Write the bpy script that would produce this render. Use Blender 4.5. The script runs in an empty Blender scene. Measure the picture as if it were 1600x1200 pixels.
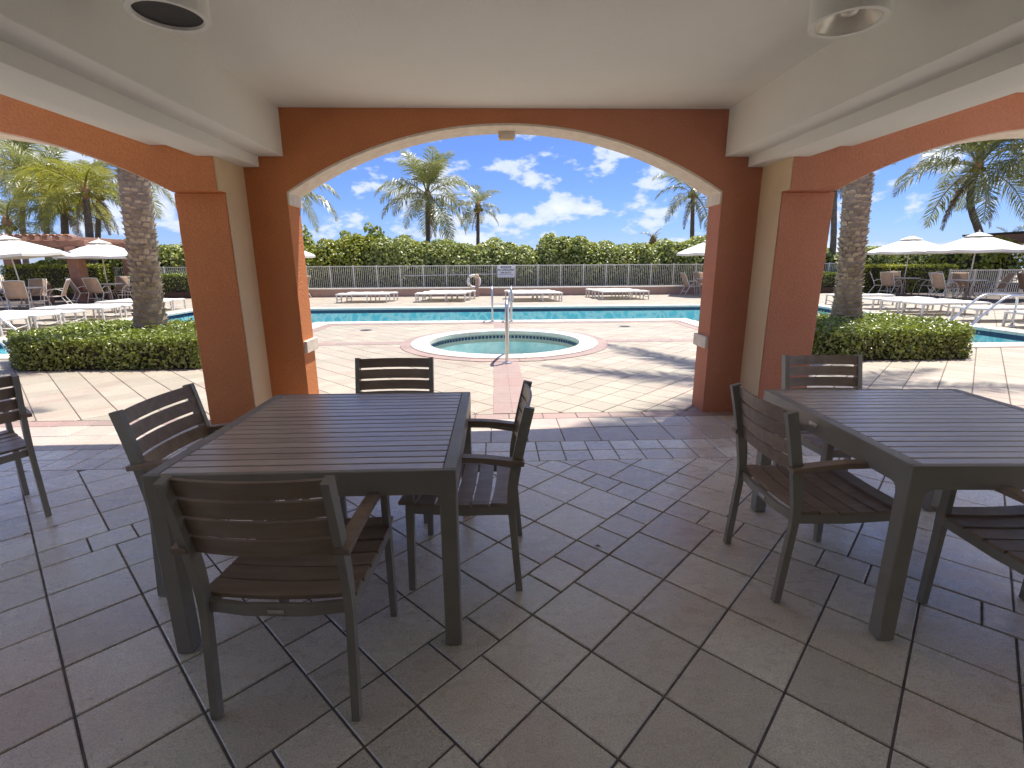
import bpy, bmesh, math, random
import numpy as np
from mathutils import Vector, Matrix

random.seed(7)
rng = np.random.default_rng(11)
scene = bpy.context.scene
col = scene.collection
R = math.radians

# ------------------------------------------------------------------ camera
CAM_H = 1.45
FPX, CX, CY = 768.0, 800.0, 600.0            # focal length and centre in photo pixels (1600 x 1200)
_p, _y, _r = R(13.83), R(1.9), R(-0.35)
fw = Vector((math.sin(_y)*math.cos(_p), math.cos(_y)*math.cos(_p), -math.sin(_p)))
rt = Vector((math.cos(_y), -math.sin(_y), 0)); up = rt.cross(fw)
rt2 = math.cos(_r)*rt + math.sin(_r)*up; up2 = rt2.cross(fw)
cam_d = bpy.data.cameras.new('camera'); cam = bpy.data.objects.new('camera', cam_d); col.objects.link(cam)
cam_d.sensor_width = 36; cam_d.lens = FPX/1600*36; cam_d.clip_start = 0.05; cam_d.clip_end = 6000
cam.matrix_world = Matrix(((rt2.x, up2.x, -fw.x, 0), (rt2.y, up2.y, -fw.y, 0), (rt2.z, up2.z, -fw.z, CAM_H), (0, 0, 0, 1)))
scene.camera = cam
def px(P):
    v = Vector(P)-Vector((0, 0, CAM_H)); d = v.dot(fw)
    if d <= 0.05: return None
    return (CX+FPX*v.dot(rt2)/d, CY-FPX*v.dot(up2)/d)
def at(x, y, Y):                              # pixel -> point at depth plane Y
    d = rt2*((x-CX)/FPX)-up2*((y-CY)/FPX)+fw
    return Vector((0, 0, CAM_H))+d*(Y/d.y)

# ------------------------------------------------------------------ light
SUN = Vector((0.26, 0.29, 1.0)).normalized()  # towards the sun
EL, AZ = math.asin(SUN.z), math.atan2(SUN.x, SUN.y)
world = bpy.data.worlds.new('World'); scene.world = world; world.use_nodes = True
wn, wl = world.node_tree.nodes, world.node_tree.links
wn.clear()
w_out = wn.new('ShaderNodeOutputWorld'); w_bg = wn.new('ShaderNodeBackground'); w_bg.inputs[1].default_value = 0.072
sky = wn.new('ShaderNodeTexSky'); sky.sky_type = 'NISHITA'; sky.sun_disc = False
sky.sun_elevation = EL; sky.sun_rotation = AZ; sky.altitude = 0; sky.air_density = 1.0; sky.dust_density = 0.0; sky.ozone_density = 6.0
w_tc = wn.new('ShaderNodeTexCoord')
w_map = wn.new('ShaderNodeMapping'); w_map.inputs['Scale'].default_value = (1, 1, 2.0); w_map.inputs['Location'].default_value = (3.1, 0.4, 0.25)
w_n = wn.new('ShaderNodeTexNoise'); w_n.inputs['Scale'].default_value = 12.5; w_n.inputs['Detail'].default_value = 9; w_n.inputs['Roughness'].default_value = 0.55
w_n2 = wn.new('ShaderNodeTexNoise'); w_n2.inputs['Scale'].default_value = 3.0; w_n2.inputs['Detail'].default_value = 3
w_sep = wn.new('ShaderNodeSeparateXYZ')
w_band = wn.new('ShaderNodeMapRange'); w_band.inputs[1].default_value = 0.0; w_band.inputs[2].default_value = 0.45; w_band.inputs[3].default_value = 0.07; w_band.inputs[4].default_value = 0.05
w_add = wn.new('ShaderNodeMath'); w_add.operation = 'ADD'
w_mul2 = wn.new('ShaderNodeMath'); w_mul2.operation = 'MULTIPLY_ADD'; w_mul2.inputs[1].default_value = 0.35; w_mul2.inputs[2].default_value = -0.175
w_add2 = wn.new('ShaderNodeMath'); w_add2.operation = 'ADD'
w_ramp = wn.new('ShaderNodeMapRange'); w_ramp.interpolation_type = 'SMOOTHSTEP'
w_ramp.inputs[1].default_value = 0.55; w_ramp.inputs[2].default_value = 0.645; w_ramp.inputs[3].default_value = 0.0; w_ramp.inputs[4].default_value = 0.85
w_cc = wn.new('ShaderNodeMapRange'); w_cc.inputs[1].default_value = 0.52; w_cc.inputs[2].default_value = 0.80
w_cmix = wn.new('ShaderNodeMix'); w_cmix.data_type = 'RGBA'; w_cmix.inputs[6].default_value = (3.4, 4.2, 5.8, 1); w_cmix.inputs[7].default_value = (6.2, 6.3, 6.6, 1)
w_mix = wn.new('ShaderNodeMix'); w_mix.data_type = 'RGBA'
w_tint = wn.new('ShaderNodeMix'); w_tint.data_type = 'RGBA'; w_tint.blend_type = 'MULTIPLY'; w_tint.inputs[0].default_value = 1.0; w_tint.inputs[7].default_value = (0.48, 0.60, 0.90, 1)
wl.new(w_tc.outputs['Generated'], w_map.inputs[0]); wl.new(w_map.outputs[0], w_n.inputs['Vector']); wl.new(w_map.outputs[0], w_n2.inputs['Vector'])
wl.new(w_tc.outputs['Generated'], w_sep.inputs[0]); wl.new(w_sep.outputs[2], w_band.inputs[0])
wl.new(w_n.outputs[0], w_add.inputs[0]); wl.new(w_band.outputs[0], w_add.inputs[1])
wl.new(w_n2.outputs[0], w_mul2.inputs[0]); wl.new(w_mul2.outputs[0], w_add2.inputs[0]); wl.new(w_add.outputs[0], w_add2.inputs[1])
wl.new(w_add2.outputs[0], w_ramp.inputs[0]); wl.new(w_add2.outputs[0], w_cc.inputs[0]); wl.new(w_cc.outputs[0], w_cmix.inputs[0])
wl.new(sky.outputs[0], w_tint.inputs[6]); wl.new(w_tint.outputs[2], w_mix.inputs[6]); wl.new(w_cmix.outputs[2], w_mix.inputs[7]); wl.new(w_ramp.outputs[0], w_mix.inputs[0])
w_hz = wn.new('ShaderNodeMapRange'); w_hz.inputs[1].default_value = 0.0; w_hz.inputs[2].default_value = 0.35; wl.new(w_sep.outputs[2], w_hz.inputs[0])
w_tm = wn.new('ShaderNodeMix'); w_tm.data_type = 'RGBA'; w_tm.inputs[6].default_value = (0.43, 0.52, 0.86, 1); w_tm.inputs[7].default_value = (0.56, 0.60, 0.88, 1); wl.new(w_hz.outputs[0], w_tm.inputs[0]); wl.new(w_tm.outputs[2], w_tint.inputs[7])
wl.new(w_mix.outputs[2], w_bg.inputs[0]); wl.new(w_bg.outputs[0], w_out.inputs[0])
sun_d = bpy.data.lights.new('sun', 'SUN'); sun = bpy.data.objects.new('sun', sun_d); col.objects.link(sun)
sun_d.energy = 3.0; sun_d.angle = R(0.53); sun_d.color = (1.0, 0.95, 0.87)
sun.rotation_euler = (-SUN).to_track_quat('-Z', 'Y').to_euler(); sun.location = SUN*60
vs = scene.view_settings; vs.view_transform = 'Standard'; vs.look = 'None'; vs.gamma = 1; vs.use_curve_mapping = False
vs.exposure = 1.32
try:
    scene.cycles.max_bounces = 10; scene.cycles.diffuse_bounces = 6; scene.cycles.transparent_max_bounces = 16; scene.cycles.caustics_reflective = False; scene.cycles.caustics_refractive = False
except Exception: pass

# ------------------------------------------------------------------ helpers
def tag(o, label=None, cat=None, group=None, kind=None):
    if label: o['label'] = label
    if cat: o['category'] = cat
    if group: o['group'] = group
    if kind: o['kind'] = kind
    return o
def empty(name, loc=(0, 0, 0), rz=0, label=None, cat=None, group=None):
    o = bpy.data.objects.new(name, None); col.objects.link(o); o.location = loc; o.rotation_euler = (0, 0, rz); o.empty_display_size = 0.1
    return tag(o, label, cat, group)
def place(name, me, parent=None, loc=None, rz=None, scl=None, kind=None):
    o = bpy.data.objects.new(name, me); col.objects.link(o)
    if parent: o.parent = parent
    if loc is not None: o.location = loc
    if rz is not None: o.rotation_euler = (0, 0, rz) if not hasattr(rz, '__len__') else rz
    if scl is not None: o.scale = (scl,)*3 if not hasattr(scl, '__len__') else scl
    if kind: o['kind'] = kind
    return o
_kids = {}
def copy_tree(o, parent=None):
    c = o.copy(); col.objects.link(c); c.parent = parent
    for ch in list(o.children): copy_tree(ch, c)
    return c
def frame_of(t):
    t = t.normalized(); a = Vector((0, 0, 1)) if abs(t.z) < 0.95 else Vector((0, 1, 0))
    u = t.cross(a).normalized(); return u, u.cross(t).normalized()
class MB:
    def __init__(s): s.v = []; s.f = []
    def quad(s, *p):
        n = len(s.v); s.v += [tuple(q) for q in p]; s.f.append(tuple(range(n, n+len(p)))); return s
    def box(s, x0, x1, y0, y1, z0, z1, M=None):
        n = len(s.v)
        P = [(x0, y0, z0), (x1, y0, z0), (x1, y1, z0), (x0, y1, z0), (x0, y0, z1), (x1, y0, z1), (x1, y1, z1), (x0, y1, z1)]
        if M is not None: P = [tuple(M @ Vector(p)) for p in P]
        s.v += P; s.f += [tuple(n+i for i in q) for q in ((0, 3, 2, 1), (4, 5, 6, 7), (0, 1, 5, 4), (1, 2, 6, 5), (2, 3, 7, 6), (3, 0, 4, 7))]
        return s
    def cbox(s, x0, x1, y0, y1, z0, z1, c=0.003, M=None):   # box with chamfered edges
        bm = bmesh.new(); bmesh.ops.create_cube(bm, size=1)
        for v in bm.verts: v.co = Vector(((x0+x1)/2+v.co.x*(x1-x0), (y0+y1)/2+v.co.y*(y1-y0), (z0+z1)/2+v.co.z*(z1-z0)))
        bmesh.ops.bevel(bm, geom=bm.edges[:], offset=c, segments=1, affect='EDGES')
        n = len(s.v); bm.verts.index_update()
        s.v += [tuple(M @ v.co) if M is not None else tuple(v.co) for v in bm.verts]; s.f += [tuple(n+v.index for v in f.verts) for f in bm.faces]; bm.free()
        return s
    def tube(s, pts, r, n=8, cap=True, closed=False):
        pts = [Vector(p) for p in pts]; k = len(pts); rs = r if hasattr(r, '__len__') else [r]*k
        base = len(s.v); pu = None
        for i, p in enumerate(pts):
            if closed: t = pts[(i+1) % k]-pts[i-1]
            else: t = pts[min(i+1, k-1)]-pts[max(i-1, 0)]
            t.normalize()
            if pu is None: u, w = frame_of(t)
            else:
                u = (pu-t*pu.dot(t))
                if u.length < 1e-5: u, w = frame_of(t)
                u.normalize(); w = u.cross(t).normalized()
            pu = u
            for j in range(n):
                a = 2*math.pi*j/n; s.v.append(tuple(p+(u*math.cos(a)+w*math.sin(a))*rs[i]))
        for i in range(k if closed else k-1):
            b0 = base+i*n; b1 = base+((i+1) % k)*n
            for j in range(n): s.f.append((b0+j, b0+(j+1) % n, b1+(j+1) % n, b1+j))
        if cap and not closed: s.f.append(tuple(base+j for j in range(n-1, -1, -1))); s.f.append(tuple(base+(k-1)*n+j for j in range(n)))
        return s
    def sweep(s, pts, w, h, side=Vector((1, 0, 0))):        # rectangular bar along pts; w along side, h across
        pts = [Vector(p) for p in pts]; k = len(pts); base = len(s.v)
        ws = w if hasattr(w, '__len__') else [w]*k; hs = h if hasattr(h, '__len__') else [h]*k
        for i, p in enumerate(pts):
            t = (pts[min(i+1, k-1)]-pts[max(i-1, 0)]).normalized(); sd = (side-t*side.dot(t)).normalized(); o = t.cross(sd).normalized()
            for a, b in ((-1, -1), (1, -1), (1, 1), (-1, 1)): s.v.append(tuple(p+sd*a*ws[i]/2+o*b*hs[i]/2))
        for i in range(k-1):
            for j in range(4): s.f.append((base+i*4+j, base+i*4+(j+1) % 4, base+i*4+4+(j+1) % 4, base+i*4+4+j))
        s.f.append((base+3, base+2, base+1, base)); q = base+(k-1)*4; s.f.append((q, q+1, q+2, q+3))
        return s
    def lathe(s, prof, n=24, c=(0, 0, 0), cap=True):
        base = len(s.v)
        for r, z in prof:
            for j in range(n):
                a = 2*math.pi*j/n; s.v.append((c[0]+r*math.cos(a), c[1]+r*math.sin(a), c[2]+z))
        for i in range(len(prof)-1):
            for j in range(n): s.f.append((base+i*n+j, base+i*n+(j+1) % n, base+(i+1)*n+(j+1) % n, base+(i+1)*n+j))
        if cap:
            s.f.append(tuple(base+j for j in range(n-1, -1, -1))); s.f.append(tuple(base+(len(prof)-1)*n+j for j in range(n)))
        return s
    def prism(s, poly, z0, z1, inset=0.0, bev=0.0):
        n = len(poly); b = len(s.v); cx = sum(p[0] for p in poly)/n; cy = sum(p[1] for p in poly)/n
        def ins(p, d):
            dx, dy = p[0]-cx, p[1]-cy; L = math.hypot(dx, dy) or 1; q = max(0.0, 1-d*1.35/L); return (cx+dx*q, cy+dy*q)
        s.v += [(p[0], p[1], z0) for p in poly]
        if bev > 0:
            s.v += [(p[0], p[1], z1-bev) for p in poly]; s.v += [(*ins(p, bev), z1) for p in poly]; lv = 3
        else: s.v += [(p[0], p[1], z1) for p in poly]; lv = 2
        for L in range(lv-1):
            for j in range(n): s.f.append((b+L*n+j, b+L*n+(j+1) % n, b+(L+1)*n+(j+1) % n, b+(L+1)*n+j))
        s.f.append(tuple(b+(lv-1)*n+j for j in range(n)))
        return s
    def mesh(s, name, mat, smooth=False):
        me = bpy.data.meshes.new(name); me.from_pydata(s.v, [], s.f); me.materials.append(mat)
        if smooth: me.shade_smooth()
        me.validate(); me.update(); return me
    def build(s, name, mat, parent=None, smooth=False, **k):
        return place(name, s.mesh(name, mat, smooth), parent, **k)
def np_mesh(name, V, F, mat, smooth=False):
    """V (n,3), F (m,k) all faces with k corners"""
    me = bpy.data.meshes.new(name); V = np.asarray(V, np.float32); F = np.asarray(F, np.int32); m, k = F.shape
    me.vertices.add(len(V)); me.vertices.foreach_set('co', V.ravel()); me.loops.add(m*k); me.loops.foreach_set('vertex_index', F.ravel())
    me.polygons.add(m); me.polygons.foreach_set('loop_start', np.arange(0, m*k, k, dtype=np.int32)); me.update(calc_edges=True); me.materials.append(mat)
    if smooth: me.shade_smooth()
    return me
def holed_sheet(name, outer, holes, z, mat):
    bm = bmesh.new(); es = []
    for L in [outer]+holes:
        vs_ = [bm.verts.new((p[0], p[1], z)) for p in L]
        es += [bm.edges.new((vs_[i], vs_[(i+1) % len(vs_)])) for i in range(len(vs_))]
    bmesh.ops.triangle_fill(bm, use_beauty=True, edges=es)
    for f in bm.faces:
        if f.normal.z < 0: f.normal_flip()
    me = bpy.data.meshes.new(name); bm.to_mesh(me); bm.free(); me.materials.append(mat); return place(name, me)
def smooth_path(pts, n=6):                    # Catmull-Rom
    P = [Vector(p) for p in pts]; out = []
    for i in range(len(P)-1):
        a, b, c, d = P[max(i-1, 0)], P[i], P[i+1], P[min(i+2, len(P)-1)]
        for j in range(n):
            t = j/n; out.append(0.5*((2*b)+(c-a)*t+(2*a-5*b+4*c-d)*t*t+(3*b-a-3*c+d)*t**3))
    return out+[P[-1]]

# ------------------------------------------------------------------ materials
def new_mat(name):
    m = bpy.data.materials.new(name); m.use_nodes = True; nt = m.node_tree; nt.nodes.clear()
    o = nt.nodes.new('ShaderNodeOutputMaterial'); b = nt.nodes.new('ShaderNodeBsdfPrincipled'); nt.links.new(b.outputs[0], o.inputs[0])
    return m, nt, b, o
def noise(nt, scale, detail=4, rough=0.55, vec=None, sc3=None):
    n = nt.nodes.new('ShaderNodeTexNoise'); n.inputs['Scale'].default_value = scale; n.inputs['Detail'].default_value = detail; n.inputs['Roughness'].default_value = rough
    g = nt.nodes.new('ShaderNodeNewGeometry')
    v = g.outputs['Position'] if vec is None else vec
    if sc3:
        mp = nt.nodes.new('ShaderNodeMapping'); mp.inputs['Scale'].default_value = sc3; nt.links.new(v, mp.inputs[0]); v = mp.outputs[0]
    nt.links.new(v, n.inputs['Vector']); return n
def mixc(nt, fac, a, b, mode='MIX'):
    m = nt.nodes.new('ShaderNodeMix'); m.data_type = 'RGBA'; m.blend_type = mode
    for s, v in ((0, fac), (6, a), (7, b)):
        if hasattr(v, 'is_linked') or hasattr(v, 'links'): nt.links.new(v, m.inputs[s])
        elif s == 0: m.inputs[0].default_value = v
        else: m.inputs[s].default_value = (*v, 1) if len(v) == 3 else v
    return m.outputs[2]
def rng_(nt, v, a, b, c=0.0, d=1.0):
    m = nt.nodes.new('ShaderNodeMapRange'); m.inputs[1].default_value = a; m.inputs[2].default_value = b; m.inputs[3].default_value = c; m.inputs[4].default_value = d
    nt.links.new(v, m.inputs[0]); return m.outputs[0]
def piece_random(nt):                          # one random number for each separate piece (object or mesh island)
    o = nt.nodes.new('ShaderNodeObjectInfo'); g = nt.nodes.new('ShaderNodeNewGeometry')
    a = nt.nodes.new('ShaderNodeMath'); a.operation = 'ADD'; nt.links.new(o.outputs['Random'], a.inputs[0]); nt.links.new(g.outputs['Random Per Island'], a.inputs[1])
    f = nt.nodes.new('ShaderNodeMath'); f.operation = 'FRACT'; nt.links.new(a.outputs[0], f.inputs[0]); return f.outputs[0]
def mat(name, c1, c2=None, scale=3, rough=0.6, bump=0, bscale=60, metal=0, rand=0.0, detail=5, lo=0.35, hi=0.65, spec=0.5, sc3=None, bdist=0.01, rvar=0.0):
    m, nt, b, o = new_mat(name)
    n = noise(nt, scale, detail, sc3=sc3); c = mixc(nt, rng_(nt, n.outputs[0], lo, hi), c1, c2 or c1)
    if rand:
        pr = piece_random(nt); k = rng_(nt, pr, 0, 1, 1-rand, 1+rand); cb = nt.nodes.new('ShaderNodeCombineColor')
        for i in range(3): nt.links.new(k, cb.inputs[i])
        c = mixc(nt, 1.0, c, cb.outputs[0], 'MULTIPLY')
    nt.links.new(c, b.inputs['Base Color']); b.inputs['Roughness'].default_value = rough; b.inputs['Metallic'].default_value = metal; b.inputs['Specular IOR Level'].default_value = spec
    if rvar: nt.links.new(rng_(nt, noise(nt, scale*2.3).outputs[0], 0.3, 0.7, rough-rvar, rough+rvar), b.inputs['Roughness'])
    if bump:
        bn = nt.nodes.new('ShaderNodeBump'); bn.inputs['Strength'].default_value = bump; bn.inputs['Distance'].default_value = bdist
        nt.links.new(noise(nt, bscale, 6, 0.6).outputs[0], bn.inputs['Height']); nt.links.new(bn.outputs[0], b.inputs['Normal'])
    return m
def leaf_mat(name, cols, trans=0.35, rough=0.45, spec=0.4):
    m, nt, b, o = new_mat(name); pr = piece_random(nt)
    rp = nt.nodes.new('ShaderNodeValToRGB'); e = rp.color_ramp.elements
    while len(e) < len(cols): e.new(0.5)
    for i, c in enumerate(cols): e[i].position = i/(len(cols)-1); e[i].color = (*c, 1)
    nt.links.new(pr, rp.inputs[0])
    n = noise(nt, 0.9, 3); c = mixc(nt, rng_(nt, n.outputs[0], 0.3, 0.7, 0.0, 0.5), rp.outputs[0], cols[-1])
    nt.links.new(c, b.inputs['Base Color']); b.inputs['Roughness'].default_value = rough; b.inputs['Specular IOR Level'].default_value = spec
    t = nt.nodes.new('ShaderNodeBsdfTranslucent'); tc = mixc(nt, 1.0, c, (1.25, 1.25, 0.6), 'MULTIPLY'); nt.links.new(tc, t.inputs[0])
    mx = nt.nodes.new('ShaderNodeMixShader'); mx.inputs[0].default_value = trans
    nt.links.new(b.outputs[0], mx.inputs[1]); nt.links.new(t.outputs[0], mx.inputs[2]); nt.links.new(mx.outputs[0], o.inputs[0]); return m
def stone_mat(name, a, b_, c_, rough=0.5, rand=0.12, bump=0.35):
    m, nt, b, o = new_mat(name)
    c_h = (b_[0]*1.05, b_[1]*.93, b_[2]*.91); c_g = (a[0]*.84, a[1]*.90, a[2]*.86)
    n1 = noise(nt, 2.6, 6, 0.62); n2 = noise(nt, 9, 5, 0.6, sc3=(1, 1.6, 1)); n3 = noise(nt, 160, 3, 0.6)
    c = mixc(nt, rng_(nt, n1.outputs[0], 0.36, 0.64), a, b_); pr = piece_random(nt)
    c = mixc(nt, rng_(nt, noise(nt, 26, 5, 0.7).outputs[0], 0.42, 0.66, 0, 0.5), c, (b_[0]*.86, b_[1]*.84, b_[2]*.82)); c = mixc(nt, rng_(nt, pr, 0.35, 1.0, 0, 0.75), c, c_)
    c = mixc(nt, rng_(nt, n2.outputs[0], 0.42, 0.72, 0, 0.55), c, b_)
    hue = noise(nt, 1.3, 4, 0.6, sc3=(1, 1, 0.2)); c = mixc(nt, rng_(nt, hue.outputs[0], 0.50, 0.68, 0, 0.75), c, c_h); c = mixc(nt, rng_(nt, noise(nt, 0.9, 3, sc3=(1.3, 0.8, 5)).outputs[0], 0.54, 0.70, 0, 0.6), c, c_g)
    sp1 = rng_(nt, noise(nt, 38, 2, 0.5).outputs[0], 0.70, 0.76, 0, 0.55); c = mixc(nt, sp1, c, (b_[0]*.35, b_[1]*.35, b_[2]*.35)); st = rng_(nt, noise(nt, 1.1, 5, 0.7, sc3=(1, 1, 0.1)).outputs[0], 0.60, 0.74, 0, 0.38); c = mixc(nt, st, c, (b_[0]*.5, b_[1]*.5, b_[2]*.5))
    k = rng_(nt, pr, 0, 1, 1+rand, 1-rand); k2 = rng_(nt, n3.outputs[0], 0.3, 0.7, 0.72, 1.24); cb = nt.nodes.new('ShaderNodeCombineColor')
    mm = nt.nodes.new('ShaderNodeMath'); mm.operation = 'MULTIPLY'; nt.links.new(k, mm.inputs[0]); nt.links.new(k2, mm.inputs[1])
    for i in range(3): nt.links.new(mm.outputs[0], cb.inputs[i])
    c = mixc(nt, 1.0, c, cb.outputs[0], 'MULTIPLY'); nt.links.new(c, b.inputs['Base Color'])
    nt.links.new(rng_(nt, n2.outputs[0], 0.3, 0.7, rough-0.1, rough+0.14), b.inputs['Roughness']); b.inputs['Specular IOR Level'].default_value = 0.95
    bn = nt.nodes.new('ShaderNodeBump'); bn.inputs['Strength'].default_value = bump; bn.inputs['Distance'].default_value = 0.006
    ad = nt.nodes.new('ShaderNodeMath'); ad.operation = 'MULTIPLY_ADD'; ad.inputs[1].default_value = 0.25; nt.links.new(n3.outputs[0], ad.inputs[0]); nt.links.new(noise(nt, 14, 6, 0.65).outputs[0], ad.inputs[2])
    nt.links.new(ad.outputs[0], bn.inputs['Height']); nt.links.new(bn.outputs[0], b.inputs['Normal']); return m
def wall_paint(name):                          # terracotta stucco, uneven light painted in as orange turning mauve along the arcade
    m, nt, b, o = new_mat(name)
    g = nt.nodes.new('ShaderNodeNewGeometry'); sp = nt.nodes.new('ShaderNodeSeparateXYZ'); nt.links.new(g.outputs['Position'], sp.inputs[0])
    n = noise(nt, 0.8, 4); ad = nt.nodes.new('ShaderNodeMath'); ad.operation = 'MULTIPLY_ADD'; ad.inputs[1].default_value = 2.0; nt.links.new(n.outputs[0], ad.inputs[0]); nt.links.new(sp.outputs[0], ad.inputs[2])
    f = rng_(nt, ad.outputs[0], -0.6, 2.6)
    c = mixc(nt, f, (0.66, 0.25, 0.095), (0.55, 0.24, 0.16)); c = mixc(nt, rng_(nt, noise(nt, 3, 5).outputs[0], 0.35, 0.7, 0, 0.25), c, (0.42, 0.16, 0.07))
    c = mixc(nt, rng_(nt, noise(nt, 90, 3, 0.7).outputs[0], 0.35, 0.7, 0.0, 0.5), c, (0.36, 0.13, 0.06)); nt.links.new(c, b.inputs['Base Color']); b.inputs['Roughness'].default_value = 0.85; b.inputs['Specular IOR Level'].default_value = 0.25
    bn = nt.nodes.new('ShaderNodeBump'); bn.inputs['Strength'].default_value = 0.8; bn.inputs['Distance'].default_value = 0.012
    nt.links.new(noise(nt, 55, 5, 0.6).outputs[0], bn.inputs['Height']); nt.links.new(bn.outputs[0], b.inputs['Normal']); return m
def water_mat(name, tint, bs=3.0, strength=0.6):
    m, nt, b, o = new_mat(name); nt.nodes.remove(b)
    tr = nt.nodes.new('ShaderNodeBsdfTransparent'); tr.inputs[0].default_value = (*tint, 1)
    gl = nt.nodes.new('ShaderNodeBsdfGlossy'); gl.inputs['Roughness'].default_value = 0.04
    fr = nt.nodes.new('ShaderNodeFresnel'); fr.inputs[0].default_value = 1.33
    bn = nt.nodes.new('ShaderNodeBump'); bn.inputs['Strength'].default_value = strength; bn.inputs['Distance'].default_value = 0.35
    n = noise(nt, bs, 4, 0.55, sc3=(1, 1.0, 1)); nt.links.new(n.outputs[0], bn.inputs['Height'])
    nt.links.new(bn.outputs[0], gl.inputs['Normal']); nt.links.new(bn.outputs[0], fr.inputs['Normal'])
    k = nt.nodes.new('ShaderNodeMath'); k.operation = 'MULTIPLY'; k.inputs[1].default_value = 0.72; k.use_clamp = True; nt.links.new(fr.outputs[0], k.inputs[0])
    mx = nt.nodes.new('ShaderNodeMixShader'); nt.links.new(k.outputs[0], mx.inputs[0]); nt.links.new(tr.outputs[0], mx.inputs[1]); nt.links.new(gl.outputs[0], mx.inputs[2])
    nt.links.new(mx.outputs[0], o.inputs[0]); return m
def plaster_caustics(name):
    m, nt, b, o = new_mat(name)
    v = nt.nodes.new('ShaderNodeTexVoronoi'); v.feature = 'DISTANCE_TO_EDGE'; v.inputs['Scale'].default_value = 2.8  # pale cell edges paint sunlight caustics into the basin colour
    g = nt.nodes.new('ShaderNodeNewGeometry'); n = noise(nt, 1.5, 3); vm = nt.nodes.new('ShaderNodeVectorMath'); vm.operation = 'ADD'; nt.links.new(g.outputs['Position'], vm.inputs[0]); nt.links.new(n.outputs[1], vm.inputs[1]); nt.links.new(vm.outputs[0], v.inputs['Vector'])
    c = mixc(nt, rng_(nt, v.outputs[0], 0.0, 0.25), (0.86, 0.97, 0.95), (0.26, 0.74, 0.82)); nt.links.new(c, b.inputs['Base Color']); b.inputs['Roughness'].default_value = 0.7; return m

MT = {}
MT['tile'] = stone_mat('patio_stone', (0.86, 0.82, 0.685), (0.72, 0.665, 0.56), (0.82, 0.75, 0.63), rough=0.28, rand=0.16)  # same stone as the deck, lightened to lift the portico shade
MT['deck'] = stone_mat('deck_stone', (0.44, 0.385, 0.295), (0.38, 0.315, 0.245), (0.46, 0.41, 0.305), rough=0.6, rand=0.17)
MT['rowtile'] = stone_mat('row_stone', (0.60, 0.52, 0.42), (0.50, 0.41, 0.345), (0.58, 0.51, 0.41), rough=0.36)  # same stone again, toned between the two where sun reaches in
MT['grout'] = mat('grout', (0.12, 0.10, 0.09), (0.20, 0.175, 0.155), 20, 0.9)
MT['deckgrout'] = mat('deck_grout', (0.17, 0.14, 0.12), (0.13, 0.105, 0.09), 14, 0.9)
MT['pink'] = stone_mat('pink_stone', (0.37, 0.255, 0.215), (0.32, 0.215, 0.185), (0.39, 0.285, 0.24), rough=0.6)
MT['coping'] = stone_mat('coping_stone', (0.72, 0.67, 0.58), (0.66, 0.60, 0.51), (0.74, 0.70, 0.62), rough=0.55, rand=0.05)
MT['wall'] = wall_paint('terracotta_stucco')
MT['cream'] = mat('cream_paint', (0.66, 0.52, 0.34), (0.60, 0.46, 0.30), 2, 0.8, 0.4, 60)
MT['trim'] = mat('cream_stucco', (0.76, 0.68, 0.58), (0.66, 0.57, 0.48), 14, 0.85, 0.7, 45)
MT['white'] = mat('ceiling_paint', (0.73, 0.735, 0.70), (0.69, 0.695, 0.66), 1.2, 0.75, 0.5, 110, bdist=0.006)
MT['metal'] = mat('taupe_metal', (0.32, 0.305, 0.265), (0.28, 0.265, 0.228), 6, 0.42, 0.08, 300, rvar=0.06)
MT['slat'] = mat('faux_wood', (0.34, 0.255, 0.19), (0.26, 0.19, 0.14), 5, 0.40, 0.15, 90, rand=0.14, sc3=(1, 6, 6), rvar=0.07)
MT['topslat'] = mat('table_slat', (0.60, 0.53, 0.47), (0.50, 0.44, 0.39), 5, 0.25, 0.06, 120, spec=1.0, rand=0.10, sc3=(1, 8, 8), rvar=0.0)
MT['plate'] = mat('silver_plate', (0.62, 0.60, 0.56), (0.5, 0.48, 0.45), 40, 0.3, metal=0.8)
MT['chrome'] = mat('chrome', (0.74, 0.73, 0.71), (0.66, 0.65, 0.63), 8, 0.30, metal=1.0)
MT['wframe'] = mat('white_frame', (0.78, 0.76, 0.70), (0.70, 0.67, 0.60), 9, 0.4)
MT['sling'] = mat('white_sling', (0.80, 0.77, 0.70), (0.70, 0.66, 0.58), 6, 0.8, 0.2, 200)
MT['tan'] = mat('tan_sling', (0.46, 0.33, 0.24), (0.40, 0.28, 0.20), 8, 0.85, 0.2, 250)
MT['canvas'] = mat('canvas', (0.80, 0.77, 0.69), (0.74, 0.70, 0.62), 2.5, 0.85, 0.15, 120)
MT['basin'] = plaster_caustics('caustic_plaster')
MT['blue'] = mat('navy_tile', (0.02, 0.035, 0.085), (0.03, 0.06, 0.14), 16, 0.25)
MT['greywall'] = mat('spa_plaster', (0.45, 0.45, 0.37), (0.38, 0.38, 0.32), 6, 0.7)
MT['spabasin'] = mat('spa_basin', (0.86, 0.96, 0.94), (0.50, 0.80, 0.80), 4, 0.7)
MT['water'] = water_mat('pool_water', (0.84, 0.975, 0.98), 7.0, 1.0)
MT['spawater'] = water_mat('spa_water', (0.94, 0.99, 0.99), 3.2, 1.0)
MT['soil'] = mat('mulch', (0.09, 0.055, 0.035), (0.05, 0.032, 0.022), 25, 0.95, 0.9, 40, bdist=0.03)
MT['sand'] = mat('sand', (0.55, 0.47, 0.36), (0.46, 0.39, 0.29), 0.4, 0.95, 0.4, 12)
MT['lowwall'] = mat('pink_stucco', (0.44, 0.30, 0.24), (0.38, 0.25, 0.20), 3, 0.85, 0.4, 50)
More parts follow.
